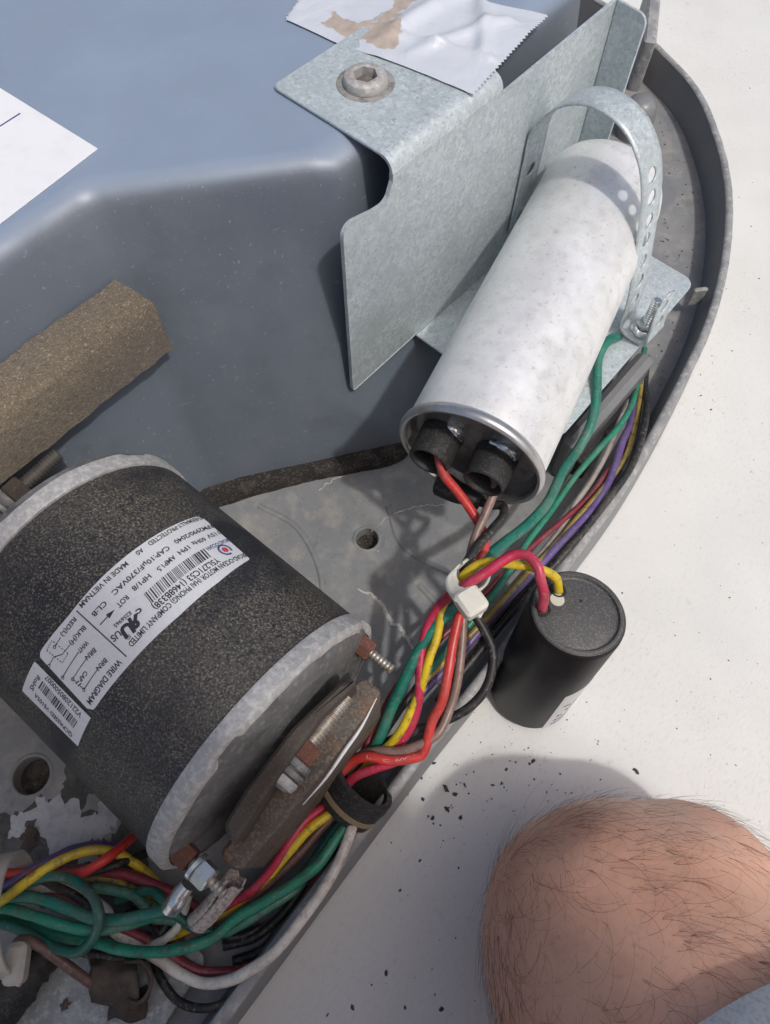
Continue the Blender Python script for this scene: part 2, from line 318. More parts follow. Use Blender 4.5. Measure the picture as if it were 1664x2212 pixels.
# rim: swept profile (out, z)
prof = [(-7, ZF - 6), (-3.5, 20), (-2, 36), (-1, 39.4), (1, 40.3), (3, 40), (4.2, 38.5), (5, 30), (8, 2)]
vs = []; fs = []
for i, p in enumerate(rim):
    t = rim[min(i + 1, len(rim) - 1)] - rim[max(i - 1, 0)]; t.z = 0; t.normalize(); nrm = V((-t.y, t.x, 0)) * 1.0
    if nrm.dot(p - V((60, 330, 40))) < 0 and False: nrm = -nrm
    for d, z in prof: vs.append(V((p.x, p.y, 0)) + nrm * d + V((0, 0, z)))
m = len(prof)
for i in range(len(rim) - 1):
    for k in range(m - 1): a = i * m + k; fs.append([a, a + 1, a + m + 1, a + m])
mb = MB(); mb.add(vs, fs)
M_rim = mat('pan_rim_plastic', (.24, .245, .25), .5, layers=[(90, .42, .62, (.36, .36, .355), .8), (300, .52, .66, (.55, .54, .52), .55), (200, .6, .7, (.14, .135, .13), .5)], bump=[(700, .3, .5)])
M_wall = mat('rim_wall_plastic', (.175, .18, .187), .45, layers=[(40, .42, .68, (.21, .212, .215), .7), (500, .6, .72, (.34, .33, .32), .4)], bump=[(900, .1, .4)])
obj('rim', mb, M_wall, pan)
vs = []; fs = []; lp = [(-1.3, 39.3), (-.6, 40.3), (.8, 40.8), (3, 40.5), (4.4, 39.4), (5, 36.5)]; m = len(lp)
for i, p in enumerate(rim):
    t = rim[min(i + 1, len(rim) - 1)] - rim[max(i - 1, 0)]; t.z = 0; t.normalize(); nrm = V((-t.y, t.x, 0))
    for d, z in lp: vs.append(V((p.x, p.y, 0)) + nrm * (d + .25 * noise.noise(p * .3)) + V((0, 0, z)))
for i in range(len(rim) - 1):
    for k in range(m - 1): a = i * m + k; fs.append([a, a + 1, a + m + 1, a + m])
mb = MB(); mb.add(vs, fs); obj('rim_lip', mb, M_rim, pan)
# floor with two drain holes
from mathutils.geometry import tessellate_polygon
holes = [(at(793, 1164, ZF), 7.2), (at(68, 1675, ZF), 10)]
outer = [V((p.x, p.y, ZF)) for p in rim[::2]] + [V((-700, -250, ZF)), V((-700, 900, ZF)), V((100, 900, ZF))]
bm = bmesh.new(); ed = []
def loop(pts):
    vv = [bm.verts.new(p) for p in pts]
    for i in range(len(vv)): ed.append(bm.edges.new((vv[i - 1], vv[i])))
loop(outer)
for c, r in holes: loop([c + V((math.cos(a), math.sin(a), 0)) * r for a in [2 * math.pi * k / 40 for k in range(40)]])
bmesh.ops.triangle_fill(bm, edges=ed, use_beauty=True)
mb = MB(); bm.verts.index_update(); mb.add([v.co.copy() for v in bm.verts], [[v.index for v in f.verts] for f in bm.faces]); bm.free()
fl = obj('pan_floor', mb, M_pan, pan)
for c, r in holes:
    mb = MB(); revolve(mb, [(r + 2.2, .02), (r + 1.6, .5), (r + .6, .6), (r, .1), (r - .2, -3), (r - .4, -11), (0, -11)], c, (0, 0, 1), 40)
    obj('drain_hole', mb, M_pan, pan)
    mb = MB(); revolve(mb, [(r - .5, -8.5), (0, -8.5)], c, (0, 0, 1), 32); obj('hole_shade', mb, M_gasket, pan)  # dark disc painting the shade at the bottom of the hole
# small rib from the rim, and the raised ledge beside the bracket base
mb = MB(); bar(mb, at(1500, 624, 39), at(1531, 621, 39), 3.4, 16); obj('rib', mb, M_rim, pan)
mb = MB(); e = V((.7386, -.6741, 0)); d = V((.6741, .7386, 0))
q0 = at(1232, 958, 56); q1 = at(1405, 758, 56)
bar(mb, q0, q1, 12, 44, bev=4)
obj('support_ledge', mb, M_wall, pan)
mb = MB(); bs = at(1392, 212, 44); bs.z = 12
revolve(mb, [(15, 0), (14.4, 16), (13.4, 24), (11, 29), (7, 32), (0, 33)], bs, (0, 0, 1), 32); obj('boss', mb, M_clearp, pan)
mb = MB(); bar(mb, at(1372, 545, 20), at(1402, 545, 20), 14, 10); obj('clip_block', mb, M_black, pan)
mb = MB(); bar(mb, at(1255, 1000, 30), at(1300, 930, 30), 10, 18); obj('clip_block', mb, M_black, pan)
mb = MB(); bar(mb, at(1420, -60, 70), at(1406, 88, 60), 11, 50, bev=2); obj('corner_post', mb, M_rim, pan)
# raised moulding steps on the floor
mb = MB()
for pts in ([(560, 1095), (640, 1140), (690, 1230), (700, 1330)], [(838, 1095), (870, 1180), (960, 1235), (1010, 1260)], [(905, 1265), (960, 1330), (985, 1420)]):
    P = cat_rom([at(u, v, ZF - 1.6) for u, v in pts], 8); tube(mb, P, 2.6, 10)
obj('moulding_line', mb, M_pan, pan)
M_grime = mat('grime', (.07, .068, .064), .7, layers=[(60, .42, .66, (.13, .128, .122), .85), (300, .5, .68, (.035, .033, .03), .7), (700, .6, .7, (.3, .29, .27), .5)], bump=[(300, .3, .6)])
# dried sealant streak and smear on the pan floor
def streak(name, pts, w, mat_, par, z=ZF + .3, h=.8, sc=.3):
    P = cat_rom([at(u, v, z) for u, v in pts], 10); mb = MB()
    for i, p in enumerate(P): p += V((noise.noise(p * .6) * 1.6, noise.noise(p * .6 + V((9, 3, 1))) * 1.6, 0))
    tube(mb, P, lambda t: w * (.35 + .9 * abs(noise.noise(V((t * 17, w, 3)))) + .4 * math.sin(t * 3.14)), 7, rough=.4)
    for v in mb.v: v.z = z + (v.z - z) * sc
    return obj(name, mb, mat_, par)
M_crust = mat('dried_adhesive', (.6, .58, .53), .85, layers=[(400, .45, .7, (.4, .38, .34), .7)], bump=[(700, .6, .8)])
streak('adhesive_streak', [(775, 1275), (810, 1290), (835, 1325), (850, 1345), (872, 1365), (890, 1400)], 1.3, M_crust, pan, h=1)
streak('adhesive_streak', [(690, 1060), (715, 1040), (745, 1025)], .35, M_crust, pan)
streak('adhesive_streak', [(800, 1150), (850, 1110), (900, 1095), (960, 1090)], .3, M_crust, pan)
mb = MB()
def blotch(mb, u, v, r, z, seed):
    c = at(u, v, z); N = 40; vs = [c + V((0, 0, .5))]
    for k in range(N):
        a = 2 * math.pi * k / N; q = r * (.7 + .6 * noise.noise(V((math.cos(a) * 1.4, math.sin(a) * 1.4, seed))) + .3 * noise.noise(V((math.cos(a) * 5, math.sin(a) * 5, seed + 4))))
        vs.append(c + V((math.cos(a), math.sin(a), 0)) * q)
    mb.add(vs, [[0, 1 + k, 1 + (k + 1) % N] for k in range(N)])
gm_ = MB()
for u, v, r, sdd in ((40, 1815, 24, 4.1), (150, 1790, 26, 7.7), (250, 1860, 26, 2.9), (175, 1700, 15, 5.5), (100, 1880, 26, 1.7)):
    blotch(gm_, u, v, r, ZF + .15, sdd)
    obj('grime_stain', gm_, M_grime, pan); gm_ = MB()
for u, v, r, sdd in ((95, 1755, 13, 1.3), (150, 1795, 17, 2.1), (200, 1790, 12, 3.7), (40, 1790, 9, 5.2), (230, 1760, 10, 8.1), (185, 1840, 9, 9.4)): blotch(mb, u, v, r, ZF + .4, sdd)
obj('sealant_smear', mb, M_patch, pan)

# ------------------------------------------------------------------ housing
ZT = 210.0
A = V((-131, 263)); Lf = V((-.6606, -.7507)); B = V((-.4, 288)); dB = V((.6741, .7386))
A0 = V((-113.5, 216)); B0 = V((12, 248))
fd = V((.6741, .7386, 0)); nd = V((.7386, -.6741, 0)); F0 = V((2.7, 278.5, 0))
house = thing('plastic_housing', (-100, 420, ZF), 'blue grey moulded plastic housing with rounded edges and sloping walls', 'housing')
def hl(z):
    """outline of the housing at height z: left run, rounded corner, front wall, right wall"""
    t = (z - 14) / (ZT - 14); a = A0.lerp(A, t); b = B0.lerp(B, t)
    fw = (b - a).normalized(); fwn = V((fw.y, -fw.x)); lfn = V((-Lf.y, Lf.x))
    return a, fw, fwn, lfn
prof = [(8, 0), (14, 0), (28, 0), (50, 0), (72, 0), (120, 0), (170, 0), (192, 0)]
rr = 10.0
for k in range(0, 9):
    g = math.pi / 2 * k / 8; prof.append((ZT - rr + rr * math.sin(g), rr * (1 - math.cos(g))))
rings = []
for z, ins in prof:
    a, fw, fwn, lfn = hl(z)
    r = 20
    # inset walls
    def ip(p1, d1, p2, d2):
        den = d1.x * d2.y - d1.y * d2.x; t = ((p2.x - p1.x) * d2.y - (p2.y - p1.y) * d2.x) / den; return p1 + d1 * t
    pl = a - lfn * ins if lfn.dot(V((1, -1))) > 0 else a + lfn * ins
    pf = a - fwn * ins if fwn.y < 0 else a + fwn * ins
    pc = ip(pl, Lf, pf, fw)
    far = -26 - ins if z > 71 else 2
    pr = V((F0.x, F0.y)) + V((nd.x, nd.y)) * (-5 - (ins * 1.6 if z > 150 else 0) - (max(0, z - 80) * .12))
    if z > 71: pb = ip(pf, fw, pr, dB)
    else:
        q_ = min(1, max(0, (z - 28) / 44)); pb = ip(pf, fw, V((14, 249)), dB).lerp(ip(pf, fw, pr, dB), q_)
    pe = V((F0.x, F0.y)) + dB * (176 - ins * .8) + (pr - V((F0.x, F0.y)))
    lo = pc + Lf * 420
    poly = [lo] + rpoly([lo, pc, pb], [0, max(r - ins * .3, 6), 0], 8)[1:-1]
    # front wall subdivided, then right wall
    last = poly[-1]
    poly += [last.lerp(pb, k / 8) for k in range(1, 8)] + [pb.lerp(pe, k / 6) for k in range(0, 7)] + [pe + V((-260, 240)), V((-700, 700)), V((-700, 100))]
    rings.append([V((p.x, p.y, z)) for p in poly])
m = len(rings[0]); vs = [p for r in rings for p in r]; fs = []
for i in range(len(rings) - 1):
    for k in range(m): j = (k + 1) % m; fs.append([i * m + k, i * m + j, i * m + m + j, i * m + m + k])
fs.append(list(range((len(rings) - 1) * m, len(rings) * m)))
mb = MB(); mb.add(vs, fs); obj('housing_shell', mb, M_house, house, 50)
# foam gasket along the foot of the front wall
mb = MB(); P = cat_rom([at(425, 1092, 17), at(560, 1050, 17), at(680, 1020, 17), at(790, 1000, 17), at(850, 985, 17), at(885, 955, 17), at(905, 900, 17)], 8)
vs = []; fs = []
for i, p in enumerate(P):
    t = (P[min(i + 1, len(P) - 1)] - P[max(i - 1, 0)]).normalized(); nn = V((t.y, -t.x, 0))
    for d_, z_ in ((-8, 21.5), (.5, 21), (2.6, 19), (3.6, 12.2), (-8, 12.2)): vs.append(V((p.x, p.y, z_)) + nn * (d_ + .7 * noise.noise(p * .2)) + V((0, 0, .5 * noise.noise(p * .3))))
for i in range(len(P) - 1):
    for k in range(5): j = (k + 1) % 5; fs.append([i * 5 + k, i * 5 + j, i * 5 + 5 + j, i * 5 + 5 + k])
mb.add(vs, fs); obj('gasket', mb, M_gasket, house)

# ------------------------------------------------------------------ paper and tape on the housing
ppx = [(0, 184), (212, 321), (0, 482)]
p0 = at(-330, -15, ZT + .4); p1 = at(212, 321, ZT + .4); p2 = at(-230, 660, ZT + .4)
mb = MB(); slab(mb, rpoly([(p0.x, p0.y), (p2.x, p2.y), (p1.x, p1.y)], [1, 1, .5], 3), (0, 0, ZT + .15), (1, 0, 0), (0, 1, 0), .35, .1)
paper = tag(obj('paper_sheet', mb, M_paper), 'white paper sheet corner lying on the housing with a blue pen line', 'paper')
mb = MB(); P = [at(-40, 300, ZT + .55), at(0, 273, ZT + .55), at(44, 245, ZT + .55)]; tube(mb, P, .35, 6); obj('pen_line', mb, M_blue, paper)

NU, NV = 110, 56
c00, c10, c01, c11 = at(618, 46, ZT), at(1020, 207, ZT + 2), at(690, -70, ZT), at(1181, 36, ZT)
mid = at(770, 108, ZT + 2)
vs = []; fs = []
creases = [((.42, 0), (.62, 1), 2.4, .07), ((.62, .1), (.88, .8), -2.0, .06), ((.55, .3), (.95, .35), 1.6, .05), ((.74, .95), (.9, .4), 2.2, .05), ((.3, .3), (.5, .4), .6, .04)]
def tz(u, v):
    z = .7
    for (a, b, h, ww) in creases:
        a = V(a); b = V(b); d_ = b - a; t = max(0, min(1, (V((u, v)) - a).dot(d_) / d_.length_squared)); q = (V((u, v)) - a - d_ * t).length
        z += abs(h) * math.exp(-(q / ww) ** 2 * 2.2) * 1.3
    return .7 + (z - .7) * min(1, max(0, v * 3.5 - .15)) + .5 * abs(noise.noise(V((u * 7, v * 5, 2))))
for i in range(NU + 1):
    for j in range(NV + 1):
        u, v = i / NU, j / NV; uu = u
        f0 = c00.lerp(c10, u); f0 += (mid - c00.lerp(c10, .38)) * math.exp(-((u - .38) / .2) ** 2)
        p = f0.lerp(c01.lerp(c11, u), v)
        if i == NU: p += (c10 - c00).normalized() * (1.3 if j % 2 else 0)
        if i == 0: p -= (c10 - c00).normalized() * (1.8 * noise.noise(V((j * 1.7, 0, 0))) + (1 if j % 2 else 0))
        vs.append(V((p.x, p.y, ZT + 1.9 * min(1, max(0, (u - .25) * 4)) * (1 if v < .75 else max(0, 1 - (v - .75) * 6)) + tz(u, v) + (.2 if i else -.2))))
for i in range(NU):
    for j in range(NV): a = i * (NV + 1) + j; fs.append([a, a + NV + 1, a + NV + 2, a + 1])
mb = MB(); mb.add(vs, fs); tp = tag(obj('foil_tape', mb, M_tape, None, 0), 'crumpled silver foil tape stuck across the bracket flange, partly peeled to brown glue', 'tape')
# wear: where the foil skin has come off and the brown glue shows
wa = tp.data.attributes.new('wear', 'FLOAT', 'POINT')
for i in range(NU + 1):
    for j in range(NV + 1):
        u, v = i / NU, j / NV; k = noise.noise(V((u * 5, v * 3.2, 11)))
        d_ = min(u - .10 * v - .14, .53 - u - .05 * v, v - .16) * 4 + .35 * k
        isl = 1.15 - math.hypot((u - .25) / .13, (v - .56) / .2) + .5 * k
        wa.data[i * (NV + 1) + j].value = .5 + max(-.5, min(.5, min(d_, -isl * .9)))

# ------------------------------------------------------------------ bracket
br = thing('sheet_bracket', F0 + V((0, 0, 74)), 'galvanised sheet steel bracket bolted to the housing, flange on top and ledge below', 'bracket')
TH = 1.6; Z = V((0, 0, 1))
# flange, (along, n) frame
mb = MB(); fl_ = rpoly([(0, -75), (0, -7), (82, -7), (82, -75)], [0, 0, 0, 5], 5)
fl_ = rpoly([(1, -78), (1, -7), (82, -7), (82, -78)], [4, 0, 0, 4], 5)
slab(mb, fl_, F0 + Z * (ZT + 2), fd, nd, -TH if fd.cross(nd).z > 0 else TH, .35)
# bend
vs = []; fs = []
for k in range(9):
    g = math.pi / 2 * k / 8
    for rad in (7, 7 - TH):
        for al in (1, 82): vs.append(F0 + fd * al + nd * (-7 + rad * math.sin(g)) + Z * (ZT + 2 - 7 + rad * math.cos(g)))
for k in range(8):
    a = k * 4
    fs += [[a, a + 1, a + 5, a + 4], [a + 2, a + 6, a + 7, a + 3], [a, a + 4, a + 6, a + 2], [a + 1, a + 3, a + 7, a + 5]]
fs += [[0, 2, 3, 1], [32, 33, 35, 34]]
mb.add(vs, fs); obj('top_flange', mb, M_galv, br)
mb = MB()
pp = rpoly([(1, 205), (1, 201), (-3, 192), (-12, 193), (-32.5, 198), (-33, 72.5), (24, 74), (181, 74), (181, 207), (82, 202.5), (82, 205)], [0, 2, 6, 8, 6, 3, 0, 0, 2, 4, 0], 6)
slab(mb, pp, F0, fd, Z, -TH if fd.cross(Z).dot(nd) > 0 else TH, .35); obj('back_plate', mb, M_galv, br)
mb = MB(); bp_ = rpoly([(24.5, .4), (24.5, 113), (181.5, 107), (181.5, .4)], [0, 6, 8, 0], 6)
slab(mb, bp_, F0 + Z * 74, fd, nd, -TH if fd.cross(nd).z > 0 else TH, .35); obj('base_ledge', mb, M_galv, br)
mb = MB(); rp = rpoly([(.2, 75), (18, 75), (20, 206), (.2, 207)], [0, 0, 6, 0], 6)
slab(mb, rp, F0 + fd * 181, nd, Z, TH, .35); obj('end_flange', mb, M_galv, br)
M_dirt = mat('washer_dirt', (.3, .3, .29), .8, layers=[(200, .45, .62, (.13, .125, .12), .85)])
# screw with hex socket in the flange
mb = MB(); sc = at(790, 180, ZT + 2)
revolve(mb, [(14.2, .05), (13.6, .35), (11, .15)], sc, Z, 48); obj('washer_mark', mb, M_dirt, br)
mb = MB()
vs = []; N = 48
def hexr(a, r): a = (a + .3) % (math.pi / 3) - math.pi / 6; return r / math.cos(a)
lv = [(10.8, 0.2, 0), (10.7, 2.0, 0), (10, 3.8, 0), (8.4, 4.6, 0), (6.6, 4.8, 0), (5.3, 4.5, 1), (5.15, 2, 1), (5.1, .4, 1)]
for r, h, hx in lv:
    for k in range(N):
        a = 2 * math.pi * k / N; q = hexr(a, r) if hx else r; vs.append(sc + V((math.cos(a) * q, math.sin(a) * q, h)))
fs = []
for i in range(len(lv) - 1):
    for k in range(N): j = (k + 1) % N; fs.append([i * N + k, i * N + j, i * N + N + j, i * N + N + k])
fs.append(list(range((len(lv) - 1) * N, len(lv) * N)))
M_screw = mat('weathered_screw', (.46, .45, .43), .55, .3, layers=[(260, .5, .66, (.38, .30, .24), .7), (500, .5, .66, (.68, .66, .63), .7), (350, .62, .72, (.2, .18, .16), .6)], bump=[(600, .4, .5)])
mb.add(vs, fs); obj('socket_screw', mb, M_screw, br)
mb = MB(); prism(mb, 6, 5.3, sc + Z * .3, Z, .3, xd=V((math.cos(-.3), math.sin(-.3), 0))); obj('hex_socket', mb, mat('socket_shade', (.1, .1, .1), .7, layers=[(400, .45, .65, (.25, .23, .21), .7)]), br)  # dark bottom, the recess shade put into the colour
# ------------------------------------------------------------------ run capacitor
C0 = at(1013, 992, 117); C1 = at(1306, 408, 121); ca = (C1 - C0); CL = ca.length; ca.normalize(); CR = 37.6
cap = thing('run_capacitor', C0.lerp(C1, .5) - V((0, 0, CR)), 'large weathered silver capacitor can strapped on the bracket', 'capacitor')
mb = MB(); revolve(mb, [(CR - .6, 4), (CR - .3, 7), (CR - .2, 12), (CR, 60), (CR - .4, CL - 12), (CR - 1.6, CL - 5), (CR - 4.5, CL - 1), (CR - 9, CL + 1.2), (0, CL + 1.6)], C0, ca, 96); obj('can', mb, M_alu, cap)
mb = MB(); revolve(mb, [(CR - .8, 6), (CR + .5, 5), (CR + 1.6, 3.6), (CR + 2.0, 1.8), (CR + 1.6, 0), (CR + .3, -1), (CR - 1.2, -.6), (CR - 2, 1), (CR - 2.6, 4)], C0, ca, 96); obj('crimped_rim', mb, M_crimp, cap)
mb = MB(); revolve(mb, [(CR - 2.4, 1), (CR - 3, 6), (CR - 4.5, 8.5), (CR - 8, 9.5), (0, 9.5)], C0, ca, 72); obj('end_plate', mb, M_alud, cap)
def conp(u, v, h): return onpl(u, v, C0 + ca * h, ca)
bps = []
for (u, v) in ((945, 960), (1062, 1006)):
    c = conp(u, v, 2) ; bps.append(c)
    mb = MB(); revolve(mb, [(0, 9), (11.4, 9.2), (11.4, 3), (11.2, -6), (10.8, -11), (10.2, -11.6), (9.2, -11.2), (8.6, -8), (8.6, -2), (0, -2)], c, ca, 40); obj('terminal_boot', mb, M_black, cap)
for (u, v) in ((966, 934), (1083, 975)):
    mb = MB(); c = conp(u, v, 8); bar(mb, c + V((-6, 4, 3)), c + V((7, -3, 3)), 5, 2, up=ca, bev=.6)
    revolve(mb, [(8, 1), (7.5, -1.6), (6, -3), (0, -3.4)], c + V((1.5, 0, -1)), ca, 24); obj('terminal_tab', mb, M_zinc, cap)
# third, black boot hanging under the end plate
mb = MB(); c = conp(1010, 1052, 0)
tube(mb, cat_rom([conp(955, 1045, 0), conp(985, 1062, -3), conp(1015, 1072, -6), conp(1040, 1088, -7)], 6), lambda t: 7.5 - 3.4 * t, 14); obj('terminal_boot', mb, M_black, cap)

# ------------------------------------------------------------------ strap with holes
AL = 121.0
def sp(u, v, al=AL):
    p = onpl(u, v, F0 + fd * al, fd); q = p - F0; return (q.dot(nd), q.z)
pa = [(1.6, 92), (1.6, 112), (1.6, 132), (1.8, 148)] + [sp(u, v) for u, v in ((1168, 268), (1228, 216), (1298, 213), (1368, 262), (1402, 335), (1409, 400), (1403, 470), (1393, 540), (1384, 600), (1370, 655))]
pa += [(93.5, 79), (98, 76), (104, 75.6), (109, 76)]
tl = [sp(u, v, 117) for u, v in ((1410, 722), (1424, 690), (1436, 655), (1442, 638))]
pa += [(113, 79)] + tl
pc = cat_rom([V((0, a, b)) for a, b in pa], 14)
ln = [0]
for a, b in zip(pc, pc[1:]): ln.append(ln[-1] + (b - a).length)
def sat(s):
    for i in range(len(ln) - 1):
        if ln[i + 1] >= s: break
    t = (s - ln[i]) / (ln[i + 1] - ln[i]); p = pc[i].lerp(pc[i + 1], t); g = (pc[i + 1] - pc[i]).normalized(); return p, g
def near(n_, z_):
    return min(range(len(pc)), key=lambda i: (pc[i].y - n_) ** 2 + (pc[i].z - z_) ** 2)
SW = 9.5
def alng(s):
    tail = ln[near(113, 79)]
    return AL + (0 if s < tail else -4 * min(1, (s - tail) / 20)) + 1.2 * math.sin(s * .02)
def smap(s, w):
    p, g = sat(max(0, min(ln[-1] - .01, s)))
    return F0 + fd * (alng(s) + w) + nd * p.y + Z * p.z
hl_ = [ln[near(*sp(u, v))] for u, v in ((1405, 378), (1404, 425), (1400, 472), (1393, 517), (1386, 560), (1377, 600), (1366, 640))]
hl_ += [ln[near(1.6, 104)], ln[near(1.7, 138)]] + [ln[near(*sp(u, v, 117))] for u, v in ((1428, 697), (1436, 662))]
hl_.sort(); vs = []; fs = []; s = 0.0; HW = 5.6; RH = 4.0; NS = 32
def strip(s0, s1):
    n_ = max(1, int((s1 - s0) / 2.5)); b = len(vs); M_ = 6
    for i in range(n_ + 1):
        for j in range(M_ + 1):
            ss = s0 + (s1 - s0) * i / n_; w_ = SW
            e0 = min(ss, ln[-1] - ss)
            if e0 < 5: w_ = SW * math.sqrt(max(.06, 1 - ((5 - e0) / 5) ** 2))
            vs.append(smap(ss, -w_ + 2 * w_ * j / M_))
    for i in range(n_):
        for j in range(M_): a = b + i * (M_ + 1) + j; fs.append([a, a + 1, a + M_ + 2, a + M_ + 1])
for h in hl_:
    if h - HW > s + .3: strip(s, h - HW)
    s = max(s, h - HW); a0, a1 = s, h + HW; b = len(vs)
    M_ = 6; ws = [-SW + 2 * SW * j / M_ for j in range(M_ + 1)]; bd = [(a1, w_) for w_ in ws] + [(a1 + (a0 - a1) * j / 4, SW) for j in (1, 2, 3)] + [(a0, w_) for w_ in ws[::-1]] + [(a0 + (a1 - a0) * j / 4, -SW) for j in (1, 2, 3)]
    nb = len(bd)
    for sx_, wy in bd: vs.append(smap(sx_, wy))
    for rq in (1.2, 1.0):
        for sx_, wy in bd:
            g = math.atan2(wy / SW, (sx_ - h) / HW); vs.append(smap(h + math.cos(g) * RH * rq, math.sin(g) * RH * rq))
    for r in range(2):
        for k in range(nb): j = (k + 1) % nb; fs.append([b + r * nb + k, b + r * nb + j, b + r * nb + nb + j, b + r * nb + nb + k])
    s = a1
strip(s, ln[-1] - .05)
mb = MB(); mb.add(vs, fs)
strap = thing('perforated_strap', F0 + fd * AL + nd * 104 + Z * 75, 'thin galvanised hanger strap punched with holes, looped loosely over the silver capacitor', 'strap')
o = obj('strap_band', mb, M_galv, strap, 0); bm = bmesh.new(); bm.from_mesh(o.data); bmesh.ops.remove_doubles(bm, verts=bm.verts, dist=.15 * S); bmesh.ops.recalc_face_normals(bm, faces=bm.faces); bm.to_mesh(o.data); bm.free(); md = o.modifiers.new('thickness', 'SOLIDIFY'); md.thickness = 1.0 * S; md.offset = 0
bc = F0 + fd * 123 + nd * 104.5 + Z * 76.2
mb = MB(); revolve(mb, [(0, 0), (8.2, 0), (8.5, .8), (7.8, 2), (5.6, 3)], bc, Z, 40); prism(mb, 6, 5.6, bc + Z * 2.4, Z, 4.5); obj('flange_nut', mb, M_zinc, strap)
ax = V((.06, .12, 1)).normalized(); mb = MB(); thread(mb, bc + Z * 5, bc + Z * 5 + ax * 19, 3.1, 1.7); obj('bolt', mb, M_zinc, strap)

# ------------------------------------------------------------------ start capacitor (black) standing on the roof
T0 = at(1250, 1322, 101); b0 = at(1143, 1492, 0); sa = (T0 - b0); SL = sa.length; sa.normalize(); SR = 23.6
b0 = b0 + V((0, 0, .3))
sc_ = thing('start_capacitor', b0, 'black plastic cylinder capacitor standing on the white roof, two wires in its top', 'capacitor')
mb = MB(); revolve(mb, [(0, 0), (SR - 2.5, 0), (SR - .6, .8), (SR, 3), (SR, SL - 4), (SR - .3, SL - 1.4), (SR - 1.4, SL - .3), (SR - 2.8, SL)], b0, sa, 96); obj('case', mb, M_capblk, sc_)
mb = MB(); revolve(mb, [(SR - 1.0, SL - .55), (SR - 2.2, SL + .05), (SR - 3.4, SL - .1), (SR - 3.9, SL - 1.6), (SR - 4.8, SL - 1.9), (SR - 6, SL - 1.2), (0, SL - 1.0)], b0, sa, 72); obj('top_cap', mb, M_captop, sc_)
def ctop(u, v, h=0): return onpl(u, v, b0 + sa * (SL - 1 + h), sa)
mb = MB(); revolve(mb, [(3.6, 0), (3.5, .25), (0, .3)], ctop(1204, 1295), sa, 28); obj('paint_dot', mb, M_cream, sc_)
mb = MB(); revolve(mb, [(.8, .05), (0, .06)], ctop(1255, 1298), sa, 12); obj('vent_mark', mb, M_black, sc_)
mb = MB()
for u, v in ((1172, 1315), (1206, 1275)): revolve(mb, [(4.4, -.4), (3.9, .6), (3.2, .5), (2.6, -.5)], ctop(u, v), sa, 24)
obj('wire_grommet', mb, M_black, sc_)
# white printed wrap low on the right side
x_, y_, _z = frame(sa)
def csurf(a, h, r=SR + .12): return b0 + sa * h + (x_ * math.cos(a) + y_ * math.sin(a)) * r
def cang(p): q = p - b0; return math.atan2(q.dot(y_), q.dot(x_))
a0 = cang(at(1163, 1567, 1))
dirn = 1 if cang(b0 + V((1, -.6, 0))) - a0 > 0 else -1
vs = []; fs = []
NA = 30
for i in range(NA + 1):
    t = i / NA; a = a0 + dirn * (.0 + 1.45 * t)
    top = 60 - 8 * (1 - t) ** 3
    for j in range(5): vs.append(csurf(a, 1.5 + (top - 1.5) * j / 4))
for i in range(NA):
    for j in range(4): k = i * 5 + j; fs.append([k, k + 5, k + 6, k + 1])
mb = MB(); mb.add(vs, fs); lab2 = obj('wrap_label', mb, M_label, sc_)
mb = MB(); random.seed(3)
for row, hh in enumerate((34, 26, 19, 12, 6)):
    t = .12
    while t < .95:
        dl = random.uniform(.015, .06); a1 = a0 + dirn * 1.45 * t; a2 = a0 + dirn * 1.45 * min(.97, t + dl)
        if random.random() < .75: mb.add([csurf(a1, hh, SR + .2), csurf(a2, hh, SR + .2), csurf(a2, hh + 2.2, SR + .2), csurf(a1, hh + 2.2, SR + .2)], [[0, 1, 2, 3]])
        t += dl + .012
obj('printed_marks', mb, M_ink, lab2)

# ------------------------------------------------------------------ motor
MZ = 90.0
MC = (at(370, 1890, MZ) + at(805, 1365, MZ)) / 2; ma = V((.772, -.636, 0)).normalized(); mt = V((-ma.y, ma.x, 0)); MR = 66.5; ML = 141
motor = thing('fan_motor', MC - ma * ML / 2 - V((0, 0, MR)), 'dusty black cylindrical fan motor with cast grey end rings and a white rating label', 'motor')
def mpt(s, th, r): return MC + ma * s + (mt * math.sin(th) + Z * math.cos(th)) * r
def mcy(u, v, r):
    """ray on the motor cylinder -> (s, theta)"""
    d = ray(u, v); o_ = O - MC; dp = d - ma * d.dot(ma); op = o_ - ma * o_.dot(ma)
    a, b, c = dp.length_squared, 2 * dp.dot(op), op.length_squared - r * r; t = (-b - math.sqrt(max(0, b * b - 4 * a * c))) / (2 * a)
    p = O + d * t - MC; return p.dot(ma), math.atan2(p.dot(mt), p.z)
RV = dict(seg=128, xdir=mt)
mb = MB(); revolve(mb, [(MR - 3, -ML + 8), (MR - .3, -ML + 9), (MR, -ML + 12), (MR, -12), (MR - .2, -8), (MR - 3, -7)], MC, ma, **RV); obj('shell', mb, M_motor, motor)
